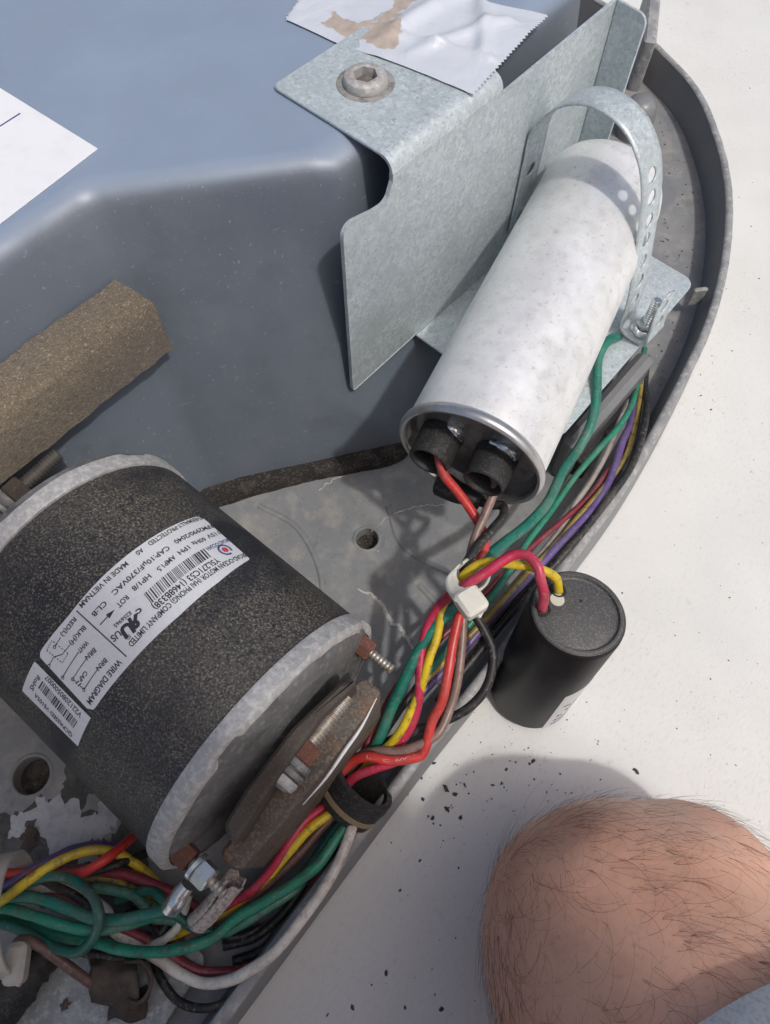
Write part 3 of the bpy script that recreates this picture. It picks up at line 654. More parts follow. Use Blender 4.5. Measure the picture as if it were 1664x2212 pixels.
def ringring(s0, s1, face):
    mb = MB(); R1 = MR + 1.5
    pr = [(MR - 2, s0), (R1 - .4, s0 + .3 * (1 if s1 > s0 else -1)), (R1, s0 + (1.2 if s1 > s0 else -1.2)), (R1, s1 - (2 if s1 > s0 else -2)), (R1 - 1.8, s1 - (.3 if s1 > s0 else -.3)), (R1 - 4, s1)]
    revolve(mb, pr, MC, ma, **RV)
    for i, v in enumerate(mb.v):            # rough cast edge and two shallow notches
        q = v - MC; th = math.atan2(q.dot(mt), q.z); s_ = q.dot(ma)
        nz = noise.noise(v * .12) * .5 + noise.noise(v * .5) * .25
        for th0, wd in face:
            if abs(th - th0) < wd and abs(s_ - s1) < 4: nz -= 1.8
        if abs(s_ - s1) < 4: mb.v[i] = v + ma * (nz if s1 > s0 else -nz)
    obj('end_ring', mb, M_cast, motor)
ringring(-9.5, 0, [(-.22, .1), (1.25, .09)])
ringring(-ML + 10.5, -ML, [(-.35, .11), (.9, .1)])
mb = MB(); revolve(mb, [(MR - 1.5, -1.6), (MR - 3, -.4), (MR - 9, 1.6), (MR - 20, 2), (30, 2.5), (24, 6), (16, 8), (0, 8)], MC, ma, **RV); obj('end_bell', mb, M_castd, motor)
mb = MB(); revolve(mb, [(MR - 1.5, -ML + 1), (MR - 3, -ML - 4), (40, -ML - 8), (14, -ML - 12), (0, -ML - 14)], MC, ma, **RV); obj('end_bell', mb, M_castd, motor)
# rating label: patch of the cylinder between measured corners
LR = MR + .25
def corner(px, py): return mcy(*K5(px, py), LR)
cA, cB, cC, cD = corner(1190, 490), corner(1495, 745), corner(545, 1665), corner(222, 1325)
sl0, sl1 = (cA[0] + cD[0]) / 2, (cB[0] + cC[0]) / 2; tl0, tl1 = (cC[1] + cD[1]) / 2, (cA[1] + cB[1]) / 2
def patch(mb, poly, r, dz=.0):
    """flat polygon (s, b) with b = theta*r, gridded onto the cylinder"""
    s0 = min(p.x for p in poly); s1 = max(p.x for p in poly); b0_ = min(p.y for p in poly); b1 = max(p.y for p in poly)
    n_ = 60; rows = []
    for i in range(n_ + 1):
        b = b0_ + (b1 - b0_) * (i + 1e-4) / (n_ + 2e-4); xs = []
        for k in range(len(poly)):
            p, q = poly[k - 1], poly[k]
            if (p.y <= b < q.y) or (q.y <= b < p.y): xs.append(p.x + (q.x - p.x) * (b - p.y) / (q.y - p.y))
        if len(xs) >= 2: rows.append((b, min(xs), max(xs)))
    vs = []; M_ = 4
    for b, x0, x1 in rows:
        for j in range(M_ + 1): vs.append(mpt(x0 + (x1 - x0) * j / M_, b / r, r))
    fs = []
    for i in range(len(rows) - 1):
        for j in range(M_): a = i * (M_ + 1) + j; fs.append([a, a + 1, a + M_ + 2, a + M_ + 1])
    mb.add(vs, fs)
mb = MB(); patch(mb, rpoly([(c_[0], c_[1] * LR) for c_ in (cD, cC, corner(748, 1400), corner(845, 1292), corner(1060, 1090), corner(1300, 885), cB, cA, corner(850, 655), corner(600, 862), corner(400, 1095))], [3, 3, 5, 5, 5, 5, 3, 3, 5, 5, 5], 4), LR)
label = obj('rating_label', mb, M_label, motor)
PR_ = LR + .14
def uv(k, px, py): s_, th = mcy(*k(px, py), PR_); return V((s_, th * PR_))
def text_mesh(txt, bold=0):
    c = bpy.data.curves.new('t', 'FONT'); c.body = txt; c.resolution_u = 3; c.size = 1; c.offset = bold
    o_ = bpy.data.objects.new('t', c); COL.objects.link(o_)
    me = bpy.data.meshes.new_from_object(o_); bpy.data.objects.remove(o_)
    me.calc_loop_triangles()
    vs = [v.co.copy() for v in me.vertices]; fs = [list(t.vertices) for t in me.loop_triangles]
    bpy.data.meshes.remove(me); bpy.data.curves.remove(c); return vs, fs
def put(mb, txt, p, q, h, bold=.012, mirror=False, lift=0):
    """text from p to q (s, b), cap height h"""
    vs, fs = text_mesh(txt, bold)
    if not vs: return
    x0 = min(v.x for v in vs); x1 = max(v.x for v in vs); e = q - p; L = e.length; e.normalize(); u = V((-e.y, e.x))
    out = []
    for v in vs:
        x = (v.x - x0) / (x1 - x0); x = 1 - x if mirror else x
        w_ = p + e * (x * L) + u * (v.y / .7 * h + lift); out.append(mpt(w_.x, w_.y / PR_, PR_))
    mb.add(out, fs, False)
def seg(mb, p, q, wd):
    e = (q - p); L = e.length; e.normalize(); u = V((-e.y, e.x)) * wd / 2; n_ = max(1, int(L / 4)); vs = []
    for i in range(n_ + 1):
        c = p.lerp(q, i / n_)
        for sg in (-1, 1): w_ = c + u * sg; vs.append(mpt(w_.x, w_.y / PR_, PR_))
    mb.add(vs, [[2 * i, 2 * i + 2, 2 * i + 3, 2 * i + 1] for i in range(n_)], False)
LN = [("BROAD-OCEAN MOTOR (HAI PHONG) COMPANY LIMITED", (1462, 722), (772, 1262), 2.9), ("Y5L271C53 (1468B338)", (1300, 752), (915, 1040), 3.4),
      ("115V", (1302, 592), (1232, 618), 2.6), ("60Hz", (1222, 628), (1143, 660), 2.6), ("1PH", (1125, 675), (1062, 715), 2.6), ("AMP1.5", (1040, 732), (940, 815), 2.6), ("HP1/8", (893, 845), (790, 930), 2.6), ("ROT", (760, 970), (700, 1030), 2.6),
      ("RPM2990/2040", (1265, 552), (1040, 650), 2.6), ("CAP:10\u03bcF/370VAC", (1005, 678), (672, 955), 2.6), ("CL:B", (630, 1005), (552, 1085), 2.6),
      ("THERMALLY-PROTECTED", (1200, 502), (885, 662), 2.5), ("A0", (850, 690), (812, 718), 2.5), ("MADE IN VIETNAM", (757, 772), (478, 1030), 2.6),
      ("RED(L)", (448, 1100), (370, 1205), 2.3), ("BLK(H)", (505, 1150), (420, 1255), 2.3), ("WHT", (522, 1240), (468, 1300), 2.3), ("BRN", (567, 1285), (512, 1340), 2.3), ("BRN", (632, 1345), (578, 1405), 2.3), ("CAP", (515, 1420), (475, 1470), 2.2),
      ("WIRE DIAGRAM", (715, 1352), (527, 1605), 2.9), ("E256965", (778, 1065), (680, 1150), 1.9), ("c", (845, 1050), (815, 1072), 3.4), ("US", (715, 1185), (665, 1228), 3.2), ("\u00ae", (772, 1200), (752, 1222), 2.2)]
ink = MB()
for tx, p, q, h in LN: put(ink, tx, uv(K5, *p), uv(K5, *q), h * .88, .022, lift=-h * .44)
# component mark: reversed R and U, bold
put(ink, "R", uv(K5, 840, 1098), uv(K5, 775, 1140), 5.0, .06, True, -2.5); put(ink, "U", uv(K5, 790, 1145), uv(K5, 725, 1195), 5.0, .06, False, -2.5)
for p, q, w_ in (((455, 1055), (752, 1328), .5), ((594, 1140), (660, 1068), .5), ((362, 1212), (325, 1270), .35), ((418, 1256), (370, 1315), .35), ((370, 1315), (320, 1330), .4), ((320, 1330), (292, 1380), .35), ((468, 1300), (372, 1452), .4),
                 ((512, 1342), (432, 1462), .35), ((432, 1462), (456, 1480), .35), ((578, 1406), (500, 1522), .35), ((500, 1522), (474, 1500), .35), ((450, 1490), (470, 1472), .5), ((462, 1503), (483, 1486), .5)):
    seg(ink, uv(K5, *p), uv(K5, *q), w_)
for c in ((325, 1270), (372, 1452), (432, 1462), (498, 1524), (292, 1382)):
    p = uv(K5, *c)
    for k in range(8): a = math.pi / 4 * k; seg(ink, p + V((math.cos(a), math.sin(a))) * .7, p + V((math.cos(a + .8), math.sin(a + .8))) * .7, .3)
for p, q in (((310, 1232), (278, 1290)), ((278, 1290), (370, 1365)), ((370, 1365), (405, 1310)), ((405, 1310), (310, 1232))):
    a, b = uv(K5, *p), uv(K5, *q)
    for k in range(6): seg(ink, a.lerp(b, k / 6), a.lerp(b, (k + .55) / 6), .4)
a, b = uv(K5, 640, 1090), uv(K5, 682, 1048); e = (b - a).normalized(); u_ = V((-e.y, e.x)) * 1.2; vs = [a + u_, a - u_, b]
ink.add([mpt(p.x, p.y / PR_, PR_) for p in vs], [[0, 1, 2]], False)
obj('printed_text', ink, M_ink, label, 0)
def barcode(mb, k, c0, c1, c2, n_, seed):
    """c0 -> c1 along the code, c2 opposite c0"""
    a, b, c = uv(k, *c0), uv(k, *c1), uv(k, *c2); rnd = random.Random(seed); t = 0; L = (b - a).length; un = L / n_
    while t < n_ - 2:
        wd = rnd.choice((1, 1, 1, 2, 2, 3)); gp = rnd.choice((1, 1, 2, 2)); m0 = a.lerp(b, (t + wd / 2) / n_)
        seg(mb, m0, m0 + (c - a), wd * un * .95); t += wd + gp
bcm = MB(); barcode(bcm, K5, (1255, 735), (890, 1025), (1210, 685), 105, 5); obj('barcode', bcm, M_ink, label, 0)
lg = MB(); put(lg, "BROAD-OCEAN", uv(K5, 1352, 625), uv(K5, 1220, 682), 2.2, .02)
lc = uv(K5, 1338, 692)
for k in range(20):
    a = 2 * math.pi * k / 20; r_ = 3.1
    if k not in (1, 2): seg(lg, lc + V((math.cos(a), math.sin(a))) * r_, lc + V((math.cos(a + .33), math.sin(a + .33))) * r_, 1.0)
obj('maker_emblem', lg, M_blue, label, 0)
lg = MB()
for k in range(6): a = math.pi / 3 * k; p = lc + V((math.cos(a), math.sin(a))) * 1.1; seg(lg, p - V((.6, 0)), p + V((.6, 0)), 1.1)
seg(lg, lc - V((1.2, 0)), lc + V((1.2, 0)), 2.2); obj('emblem_flower', lg, M_red, label, 0)
# small inspection label below
q = [uv(K5, 205, 1355), uv(K5, 540, 1690), uv(K5, 462, 1862), uv(K5, 130, 1530)]
mb = MB(); patch(mb, rpoly([(p.x, p.y) for p in q], .4, 2), LR); lab3 = obj('inspection_label', mb, M_label, motor)
ink = MB(); put(ink, "QCPASSED V5105A", uv(K5, 428, 1800), uv(K5, 205, 1552), 2.2, lift=-1.1); put(ink, "V2212080500007", uv(K5, 482, 1682), uv(K5, 272, 1446), 2.4, lift=-1.2); put(ink, "RoHS", uv(K5, 232, 1447), uv(K5, 185, 1525), 2.2, lift=-1.1)
barcode(ink, K5, (436, 1752), (222, 1508), (462, 1712), 90, 9)
obj('printed_text', ink, M_ink, lab3, 0)
# through bolts at the right ring
def mstud(name, th, nutmat, a0_, a1_, r=2.4, nr=5.2, par=motor, tm=None, nl=8):
    p = mpt(0, th, MR - 8); mb = MB(); prism(mb, 6, nr, p + ma * a0_, ma, nl); nt_ = obj('nut', mb, nutmat, par)
    mb = MB(); thread(mb, p, p + ma * a1_, r, 2); obj('threaded_stud', mb, tm or M_thread, par); return p
mstud('a', 1.36, M_rustr, -.5, 20)
p_ = mstud('b', -1.30, M_rustr, -1, 26)
mb = MB(); prism(mb, 6, 5.4, p_ + ma * 11, ma, 7); revolve(mb, [(5.9, 9), (5.9, 10.6), (4, 10.8)], p_, ma, 32); obj('zinc_nut', mb, M_zinc, motor)
M_rustd = mat('dark_rust', (.07, .06, .05), .85, layers=[(60, .42, .62, (.05, .035, .03), .8), (1200, .55, .72, (.18, .16, .13), .55)], bump=[(500, .4, .6)])
# mounting band ends: flat rusty bar with tightening bolt
band = thing('motor_mounting_clamp', at(640, 1680, 60), 'rusty steel mounting clamp bar with a long threaded bolt beside the motor end', 'clamp')
def quad_slab(mb, pts, z, h, bev=2.0, rad=3):
    P = [at(u, v, z) for u, v in pts]; pl = [(p.x, p.y) for p in P]
    ar = sum(pl[i - 1][0] * pl[i][1] - pl[i][0] * pl[i - 1][1] for i in range(len(pl)))
    if ar < 0: pl = pl[::-1]
    slab(mb, rpoly(pl, rad, 3), (0, 0, z - h), (1, 0, 0), (0, 1, 0), h, bev)
mb = MB(); quad_slab(mb, [(779, 1459), (826, 1492), (812, 1516), (755, 1590), (690, 1680), (600, 1790), (514, 1884), (470, 1846)], 108, 62, 1.6); obj('clamp_bar', mb, M_rust, band)
mb = MB(); quad_slab(mb, [(483, 1782), (534, 1698), (635, 1568), (734, 1475), (783, 1462), (694, 1547), (585, 1698), (500, 1832)], 127, 85, 1.5); obj('inner_bar', mb, M_rustd, band)
mb = MB(); wpts = [(814, 1508), (780, 1572), (745, 1622), (705, 1680), (655, 1738)]; P = cat_rom([at(u, v, 107) for u, v in wpts], 6)
tube(mb, P, lambda t: .2 + .6 * math.sin(math.pi * min(1, t * 1.05)) , 8); obj('painted_edge', mb, M_white, band)
ba, bb = at(752, 1503, 114), at(668, 1607, 114); bdir = (bb - ba).normalized()
mb = MB(); thread(mb, bb, ba, 3.7, 1.7, 24); obj('threaded_bolt', mb, M_thread, band)
mb = MB(); prism(mb, 6, 6.4, bb - bdir * 1, bdir, 8.5, xd=bdir.cross(Z)); obj('nut', mb, M_rustr, band)
mb = MB(); revolve(mb, [(3, 7.4), (7.6, 7.6), (7.9, 8.4), (7.9, 10.4), (7.4, 11), (5.6, 11.2), (5.6, 11.9), (7.7, 12.1), (8, 13), (7.6, 14.6), (5, 15.2)], bb, bdir, 36); obj('split_washer', mb, M_castd, band)
mb = MB(); revolve(mb, [(5, 15), (7.4, 15.6), (7.8, 17), (7.1, 19.6), (4.5, 21), (0, 21.4)], bb, bdir, 32); obj('bolt_head', mb, M_cast, band)
# the same kind of clamp at the far (left) end of the motor
band2 = thing('motor_mounting_clamp', at(60, 1060, 60), 'dark rusty clamp and threaded bolt half hidden under the felt strip', 'clamp')
A3 = V((A.x, A.y, ZT)); A03 = V((A0.x, A0.y, 14)); L3 = V((Lf.x, Lf.y, 0)); WN = L3.cross(A3 - A03).normalized()
if WN.dot(V((.75, -.66, 0))) < 0: WN = -WN
def wall(u, v, off): return onpl(u, v, A03 + WN * off, WN)
mb = MB(); w0, w1 = wall(-30, 1105, 12), wall(262, 1000, 5); bar(mb, w0, w1, 16, 24, bev=3); obj('clamp_bar', mb, M_rust, band2, 40)
ba, bb = wall(127, 979, 17), wall(50, 1050, 17); bdir = (bb - ba).normalized()
mb = MB(); thread(mb, bb, ba, 3.7, 1.7, 24); obj('threaded_bolt', mb, M_threadd, band2)
mb = MB(); prism(mb, 6, 6.4, bb - bdir * 1, bdir, 8.5, xd=bdir.cross(Z)); obj('nut', mb, M_rustd, band2)  # darker rust here paints in the shade below the felt
mb = MB(); revolve(mb, [(3, 7.4), (7.6, 7.6), (7.9, 8.4), (7.9, 10.4), (7.4, 11), (5.6, 11.2), (5.6, 11.9), (7.7, 12.1), (8, 13), (7.6, 14.6), (5, 15.2)], bb, bdir, 36); obj('split_washer', mb, M_castd, band2)
mb = MB(); revolve(mb, [(5, 15), (7.4, 15.6), (7.8, 17), (7.1, 19.6), (4.5, 21), (0, 21.4)], bb, bdir, 32); obj('bolt_head', mb, M_castd, band2)
# ------------------------------------------------------------------ felt insulation strip on the housing wall
lfn3 = V((.7507, -.6606, 0)); ld = V((-.6606, -.7507, 0))
e0 = wall(245, 607, 1.5); e1 = at(330, 655, e0.z - 1); WH = V((WN.x, WN.y, 0)).normalized(); e2 = onpl(374, 752, e1 - WH * 1.5, WH)
felt = MB(); NL = 60; vs = []; prof = [e0, e0.lerp(e1, .5) + V((0, 0, .6)), e1 - (e1 - e0) * .08 + V((0, 0, -.3)), e1.lerp(e2, .08), e1.lerp(e2, .5), e2, e2 - WN * 22 + Z * 2, e0 - Z * 12]
ed_ = L3.copy()
m = len(prof)
for i in range(NL + 1):
    for k, p in enumerate(prof):
        q = p + ed_ * (i * 4.2); q = q + V((noise.noise(q * .09), noise.noise(q * .09 + V((5, 5, 5))), noise.noise(q * .13 + V((9, 0, 0))))) * 1.1
        if i == 0: q += ed_ * (noise.noise(p * .4) * 2)
        vs.append(q)
fs = []
for i in range(NL):
    for k in range(m): j = (k + 1) % m; fs.append([i * m + k, i * m + j, i * m + m + j, i * m + m + k])
fs += [list(range(m)), list(range(NL * m, NL * m + m))]
felt.add(vs, fs); fo = tag(obj('felt_strip', felt, M_foam, None, 60), 'thick brown fibrous insulation strip stuck on the housing wall above the motor', 'insulation')
rnd = random.Random(5); hb = MB()
for i in range(1300):
    a = rnd.random() * NL * .75; k = rnd.choice((0, 1, 2, 3, 4, 4, 4)); t = rnd.random()
    p = prof[k].lerp(prof[k + 1], t) + ed_ * a * 4.2; nn = (prof[k + 1] - prof[k]).cross(ed_).normalized()
    if nn.z < 0: nn = -nn
    tq = V((rnd.uniform(-1, 1), rnd.uniform(-1, 1), rnd.uniform(-1, 1))); tq = (tq - nn * tq.dot(nn)).normalized(); L_ = rnd.uniform(.8, 2.6)
    tube(hb, [p + nn * .6, p + nn * .9 + tq * L_ * .5, p + nn * rnd.uniform(.5, 1.3) + tq * L_], rnd.uniform(.06, .11), 3, False)
M_fib = mat('felt_fibre', (.34, .28, .2), .9); tag(obj('felt_fibres', hb, M_fib, fo, 0), kind='stuff')
# ------------------------------------------------------------------ wires (each one a thing)
def wire(k, pts, r, m, label, seg=12, name='wire'):
    P = cat_rom(W(k, pts), 8); mb = MB(); r = r * .88
    tube(mb, P, lambda t: r * (1 + .03 * math.sin(t * 40)), seg); o = obj(name, mb, WM[m], None, 60); return tag(o, label, 'wire', None)
def D(u, v): return (u, v)
G1 = 'wires running from behind the bracket along the pan rim'
# bundle behind, from the bracket ledge down to the tie
wire(K4, [(1575, -150, 24), (1560, 20, 28), (1575, 120, 36), (1550, 290, 46), (1490, 480, 50), (1340, 700, 50), (1190, 890, 50), (1055, 1050, 49), (930, 1180, 47), (820, 1310, 44), (700, 1450, 40), (560, 1620, 36), (420, 1790, 34), (330, 1900, 34)], 2.7, 'black', 'thick black wire lying outermost on the pan rim beside the white roof', name='black_wire')
wire(K4, [(1545, -140, 24), (1535, 40, 30), (1505, 250, 38), (1435, 470, 44), (1290, 660, 47), (1150, 820, 48), (985, 1015, 50), (850, 1145, 52), (740, 1270, 52), (630, 1395, 52), (500, 1525, 50), (350, 1680, 46), (240, 1790, 44), (120, 1920, 42)], 2.1, 'ochre', 'dirty yellow wire between the purple and black wires along the rim', name='yellow_wire')
wire(K4, [(1500, -100, 22), (1480, 230, 36), (1425, 360, 42), (1350, 590, 46), (1230, 775, 48), (1100, 910, 49), (960, 1060, 50), (860, 1170, 49), (700, 1330, 48), (550, 1510, 47), (430, 1650, 44), (290, 1790, 41), (180, 1900, 40)], 2.9, 'purple', 'purple wire along the rim passing behind the black capacitor', name='purple_wire')
wire(K4, [(1560, -200, 26), (1515, 20, 36), (1485, 130, 44), (1410, 260, 52), (1280, 405, 54), (1140, 570, 55), (1000, 770, 56), (860, 955, 58), (760, 1120, 58), (640, 1290, 58), (520, 1440, 56), (400, 1570, 52), (280, 1720, 46)], 2.2, 'green', 'thin bright green wire from under the bracket ledge, beside the purple wire', name='green_wire')
wire(K4, [(1470, 20, 24), (1440, 140, 32), (1335, 420, 40), (1240, 590, 42), (1150, 720, 43), (1080, 850, 45), (960, 1000, 47), (850, 1125, 48), (720, 1275, 46), (560, 1460, 43), (400, 1640, 40)], 2.0, 'grey', 'greyish white wire under the thin green wire near the rim', name='white_wire')
wire(K4, [(1500, 150, 24), (1420, 420, 38), (1340, 530, 43), (1230, 680, 44), (1110, 790, 46), (950, 925, 50), (830, 1030, 54), (700, 1160, 56), (600, 1270, 55), (480, 1400, 52), (340, 1530, 50), (230, 1660, 48), (130, 1790, 46)], 1.9, 'maroon', 'dark red wire crossing beneath the thin green wire', name='red_wire')
# big teal ground wire from the bracket ledge through the tie
gx = K(2200, 900, .48077)
gp = [at(*gx(a, b), z) for a, b, z in ((470, 890, 72), (445, 885, 79), (400, 905, 82), (350, 960, 82), (310, 1060, 80), (300, 1180, 78), (298, 1300, 76), (285, 1450, 73), (240, 1620, 70), (150, 1790, 67), (30, 1960, 68))]
gp += W(K4, [(980, 720, 72), (850, 860, 78), (720, 960, 84), (620, 1050, 90), (530, 1190, 92), (430, 1335, 88), (330, 1430, 82), (240, 1560, 76), (160, 1710, 70), (105, 1830, 64), (50, 1950, 57), (0, 2080, 50), (-60, 2200, 44)])
mb = MB(); tube(mb, cat_rom(gp, 8), 2.95, 14); tag(obj('green_wire', mb, WM['teal'], None, 60), 'thick teal ground wire from the steel ledge by the bolt, through the nylon tie', 'wire')
# leads of the silver capacitor
b1, b2 = bps
def wire3(P, r, m, label, name): mb = MB(); tube(mb, cat_rom(P, 8), r * .92, 13); return tag(obj(name, mb, WM[m], None, 60), label, 'wire')
RED = wire3([b1 + ca * -4 + V((2, -2, 0))] + W(K4, [(340, 455, 116), (368, 550, 110), (440, 640, 104), (515, 740, 98), (570, 830, 94), (612, 930, 92), (598, 1020, 91), (545, 1130, 90), (485, 1250, 88), (455, 1400, 86), (420, 1560, 82), (390, 1740, 78), (355, 1900, 72), (300, 2010, 66)]) +
      W(K6, [(1600, 1000, 58), (1530, 1025, 57), (1400, 1038, 56), (1290, 1015, 55), (1200, 1035, 50), (1140, 1085, 46), (1060, 1180, 40)]), 2.75, 'red', 'bright red wire from the left terminal of the silver capacitor down to the clamp', 'red_wire')
wire3([b2 + ca * -3] + W(K4, [(672, 575, 112), (665, 650, 106), (615, 780, 102), (565, 890, 99), (535, 980, 96), (515, 1100, 92), (500, 1230, 85), (485, 1360, 80), (478, 1500, 76), (462, 1680, 72), (440, 1815, 68), (400, 1950, 64)]) +
      W(K6, [(1690, 880, 62), (1560, 955, 59), (1450, 985, 55), (1340, 980, 52), (1230, 1010, 46), (1150, 1110, 40)]), 2.55, 'tan', 'dusty brown wire from the right terminal of the silver capacitor', 'brown_wire')
wire3([conp(1030, 1082, -5)] + W(K4, [(590, 715, 92), (655, 730, 94), (715, 735, 96), (722, 790, 98), (660, 870, 99), (590, 950, 100), (530, 1030, 101), (490, 1110, 100), (500, 1250, 90), (540, 1360, 82), (605, 1470, 78), (655, 1590, 74), (652, 1710, 70), (610, 1830, 66), (520, 1930, 62), (400, 2000, 58)]) +
      W(K6, [(1560, 860, 54), (1450, 900, 48), (1330, 960, 42)]), 2.65, 'black', 'black wire looping out over the white roof from the nylon tie back to the clamp', 'black_wire')
rp_ = cat_rom(W(K6, [(1560, 1010, 57), (1480, 1030, 56.5), (1400, 1038, 56), (1340, 1028, 55.5), (1270, 1015, 54.5)]), 12)
pl_ = [0]
for a, b in zip(rp_, rp_[1:]): pl_.append(pl_[-1] + (b - a).length)
vs_, fs_ = text_mesh('US  C  600V', .01); x0_ = min(v.x for v in vs_); x1_ = max(v.x for v in vs_); out = []
for v in vs_:
    sx_ = (1 - (v.x - x0_) / (x1_ - x0_)) * pl_[-1] * .98; i_ = max(i for i in range(len(pl_) - 1) if pl_[i] <= sx_); t_ = (sx_ - pl_[i_]) / (pl_[i_ + 1] - pl_[i_])
    c_ = rp_[i_].lerp(rp_[i_ + 1], t_); tg = (rp_[i_ + 1] - rp_[i_]).normalized(); n_ = (O - c_); n_ = (n_ - tg * n_.dot(tg)).normalized(); sd2 = tg.cross(n_); yy = (v.y - .35) / .7 * 1.5; rr2 = 2.62
    out.append(c_ + n_ * math.sqrt(rr2 * rr2 - yy * yy) + sd2 * yy)
mb = MB(); mb.add(out, fs_, False); obj('wire_print', mb, mat('white_print', (.6, .3, .28), .6), RED, 0)
# leads of the black capacitor
wire3([ctop(1207, 1279, -3), ctop(1206, 1270, 4)] + W(K4, [(1035, 1168, 109), (985, 1130, 113), (890, 1098, 115), (740, 1078, 114), (640, 1068, 112), (560, 1090, 109), (490, 1145, 105), (430, 1215, 98), (380, 1290, 90), (345, 1420, 84), (325, 1520, 80), (285, 1630, 76), (245, 1770, 70), (225, 1840, 66)]) +
      W(K6, [(1540, 730, 62), (1480, 850, 57), (1400, 950, 50), (1320, 1010, 46), (1230, 1120, 40)]), 2.45, 'yellow', 'bright yellow wire arching from the black capacitor into the nylon tie', 'yellow_wire')
wire3([ctop(1172, 1316, -3), ctop(1172, 1310, 3)] + W(K4, [(962, 1260, 112), (942, 1170, 119), (925, 1095, 122), (870, 1035, 122), (800, 1022, 121), (720, 1060, 119), (620, 1130, 116), (510, 1195, 112), (420, 1250, 98), (340, 1330, 88), (285, 1420, 82), (245, 1540, 77), (228, 1680, 72), (225, 1800, 68)]) +
      W(K6, [(1570, 720, 62), (1530, 840, 56), (1450, 950, 50), (1390, 1000, 48)]), 2.7, 'pink', 'crimson wire arching from the black capacitor over the yellow wire', 'red_wire')
wire(K6, [(1460, 580, 52), (1400, 680, 50), (1330, 830, 46), (1250, 985, 42), (1180, 1110, 38)], 2.0, 'maroon', 'dark red wire at the left of the bundle above the clamp', name='red_wire')
wire(K6, [(1450, 1040, 52), (1370, 1068, 52), (1290, 1095, 50), (1210, 1130, 47), (1120, 1210, 42), (1030, 1300, 42), (900, 1400, 46), (790, 1560, 46), (715, 1670, 44), (600, 1800, 40), (470, 1890, 36), (300, 1960, 34)], 2.7, 'pink', 'crimson wire running through the rubber clamp and below the motor', name='red_wire')
wire(K6, [(1150, 1240, 42), (1070, 1335, 44), (930, 1445, 46), (800, 1590, 45), (700, 1710, 42), (570, 1830, 38), (420, 1940, 34), (260, 2020, 32), (100, 2080, 30)], 2.7, 'yellow', 'dirt streaked yellow wire coming out under the rubber clamp', name='yellow_wire')
wire(K6, [(1150, 1300, 38), (1010, 1430, 38), (880, 1580, 38), (700, 1760, 36), (540, 1900, 33), (360, 2010, 32), (200, 2080, 30)], 2.6, 'brown', 'dark brown wire beside the yellow wire below the clamp', name='brown_wire')
wire(K6, [(1170, 1330, 34), (1060, 1470, 32), (960, 1620, 30), (820, 1780, 28), (640, 1920, 28), (400, 2040, 27)], 2.4, 'dgreen', 'dark green wire deep in the bundle below the clamp', name='green_wire')
wire(K6, [(1130, 1360, 30), (1050, 1500, 28), (960, 1680, 26), (880, 1800, 25), (760, 1960, 25), (600, 2090, 24), (420, 2140, 23)], 2.5, 'black', 'black wire low in the bundle between the green wires', name='black_wire')
wire(K6, [(1220, 1330, 38), (1165, 1400, 42), (1085, 1510, 45), (980, 1655, 46), (830, 1775, 45), (640, 1890, 44), (500, 1970, 44)] + [(x - 907.7 + 0, y + 907.7, z) for x, y, z in ((1260, 1185, 44), (1060, 1250, 44), (860, 1268, 42), (690, 1245, 40), (560, 1205, 38), (400, 1180, 36), (230, 1140, 36), (60, 1090, 36), (-80, 1060, 36))], 3.0, 'green', 'long dusty light green wire from the clamp along the foot of the motor', name='green_wire')
wire(K6, [(1240, 1340, 36), (1200, 1395, 43), (1150, 1530, 47), (1080, 1690, 48), (1000, 1820, 48), (900, 1960, 48)] + [(x - 907.7, y + 907.7, z) for x, y, z in ((1640, 1260, 47), (1500, 1365, 44), (1350, 1438, 38), (1200, 1450, 34), (1070, 1395, 33), (960, 1320, 32), (860, 1260, 32), (760, 1195, 32), (680, 1140, 32), (640, 1030, 34), (560, 965, 36), (470, 920, 37), (370, 882, 38), (250, 880, 38), (100, 900, 36), (-60, 920, 36))], 3.0, 'white', 'long dirty white wire curving round the lower edge of the pan', name='white_wire')
wire(K6, [(1120, 1480, 24), (1000, 1690, 26), (920, 1840, 26), (850, 1970, 26), (760, 2120, 25), (640, 2230, 25), (500, 2290, 26), (420, 2295, 27)] + [(x - 907.7, y + 907.7, z) for x, y, z in ((1180, 1378, 29), (1060, 1315, 30), (950, 1245, 30), (850, 1185, 31), (740, 1130, 32), (640, 1060, 33), (550, 1005, 34), (430, 965, 35), (300, 920, 35), (150, 900, 34), (-50, 890, 34))], 2.9, 'maroon', 'long dark red wire next to the white wire in the lower bundle', name='red_wire')
wire(K6, [(1090, 1500, 22), (990, 1720, 22), (870, 1880, 21), (770, 2050, 20), (640, 2170, 20), (480, 2230, 19)], 2.8, 'black', 'sooty black wire nearest the rim below the clamp', name='black_wire')
wire(K6, [(1060, 1560, 20), (940, 1700, 30), (840, 1810, 38), (700, 1900, 40), (560, 1990, 40), (420, 2060, 38), (280, 2040, 37), (130, 1960, 38), (0, 1900, 40)], 2.6, 'pgreen', 'dull dusty green wire just behind the light green wire', name='green_wire')
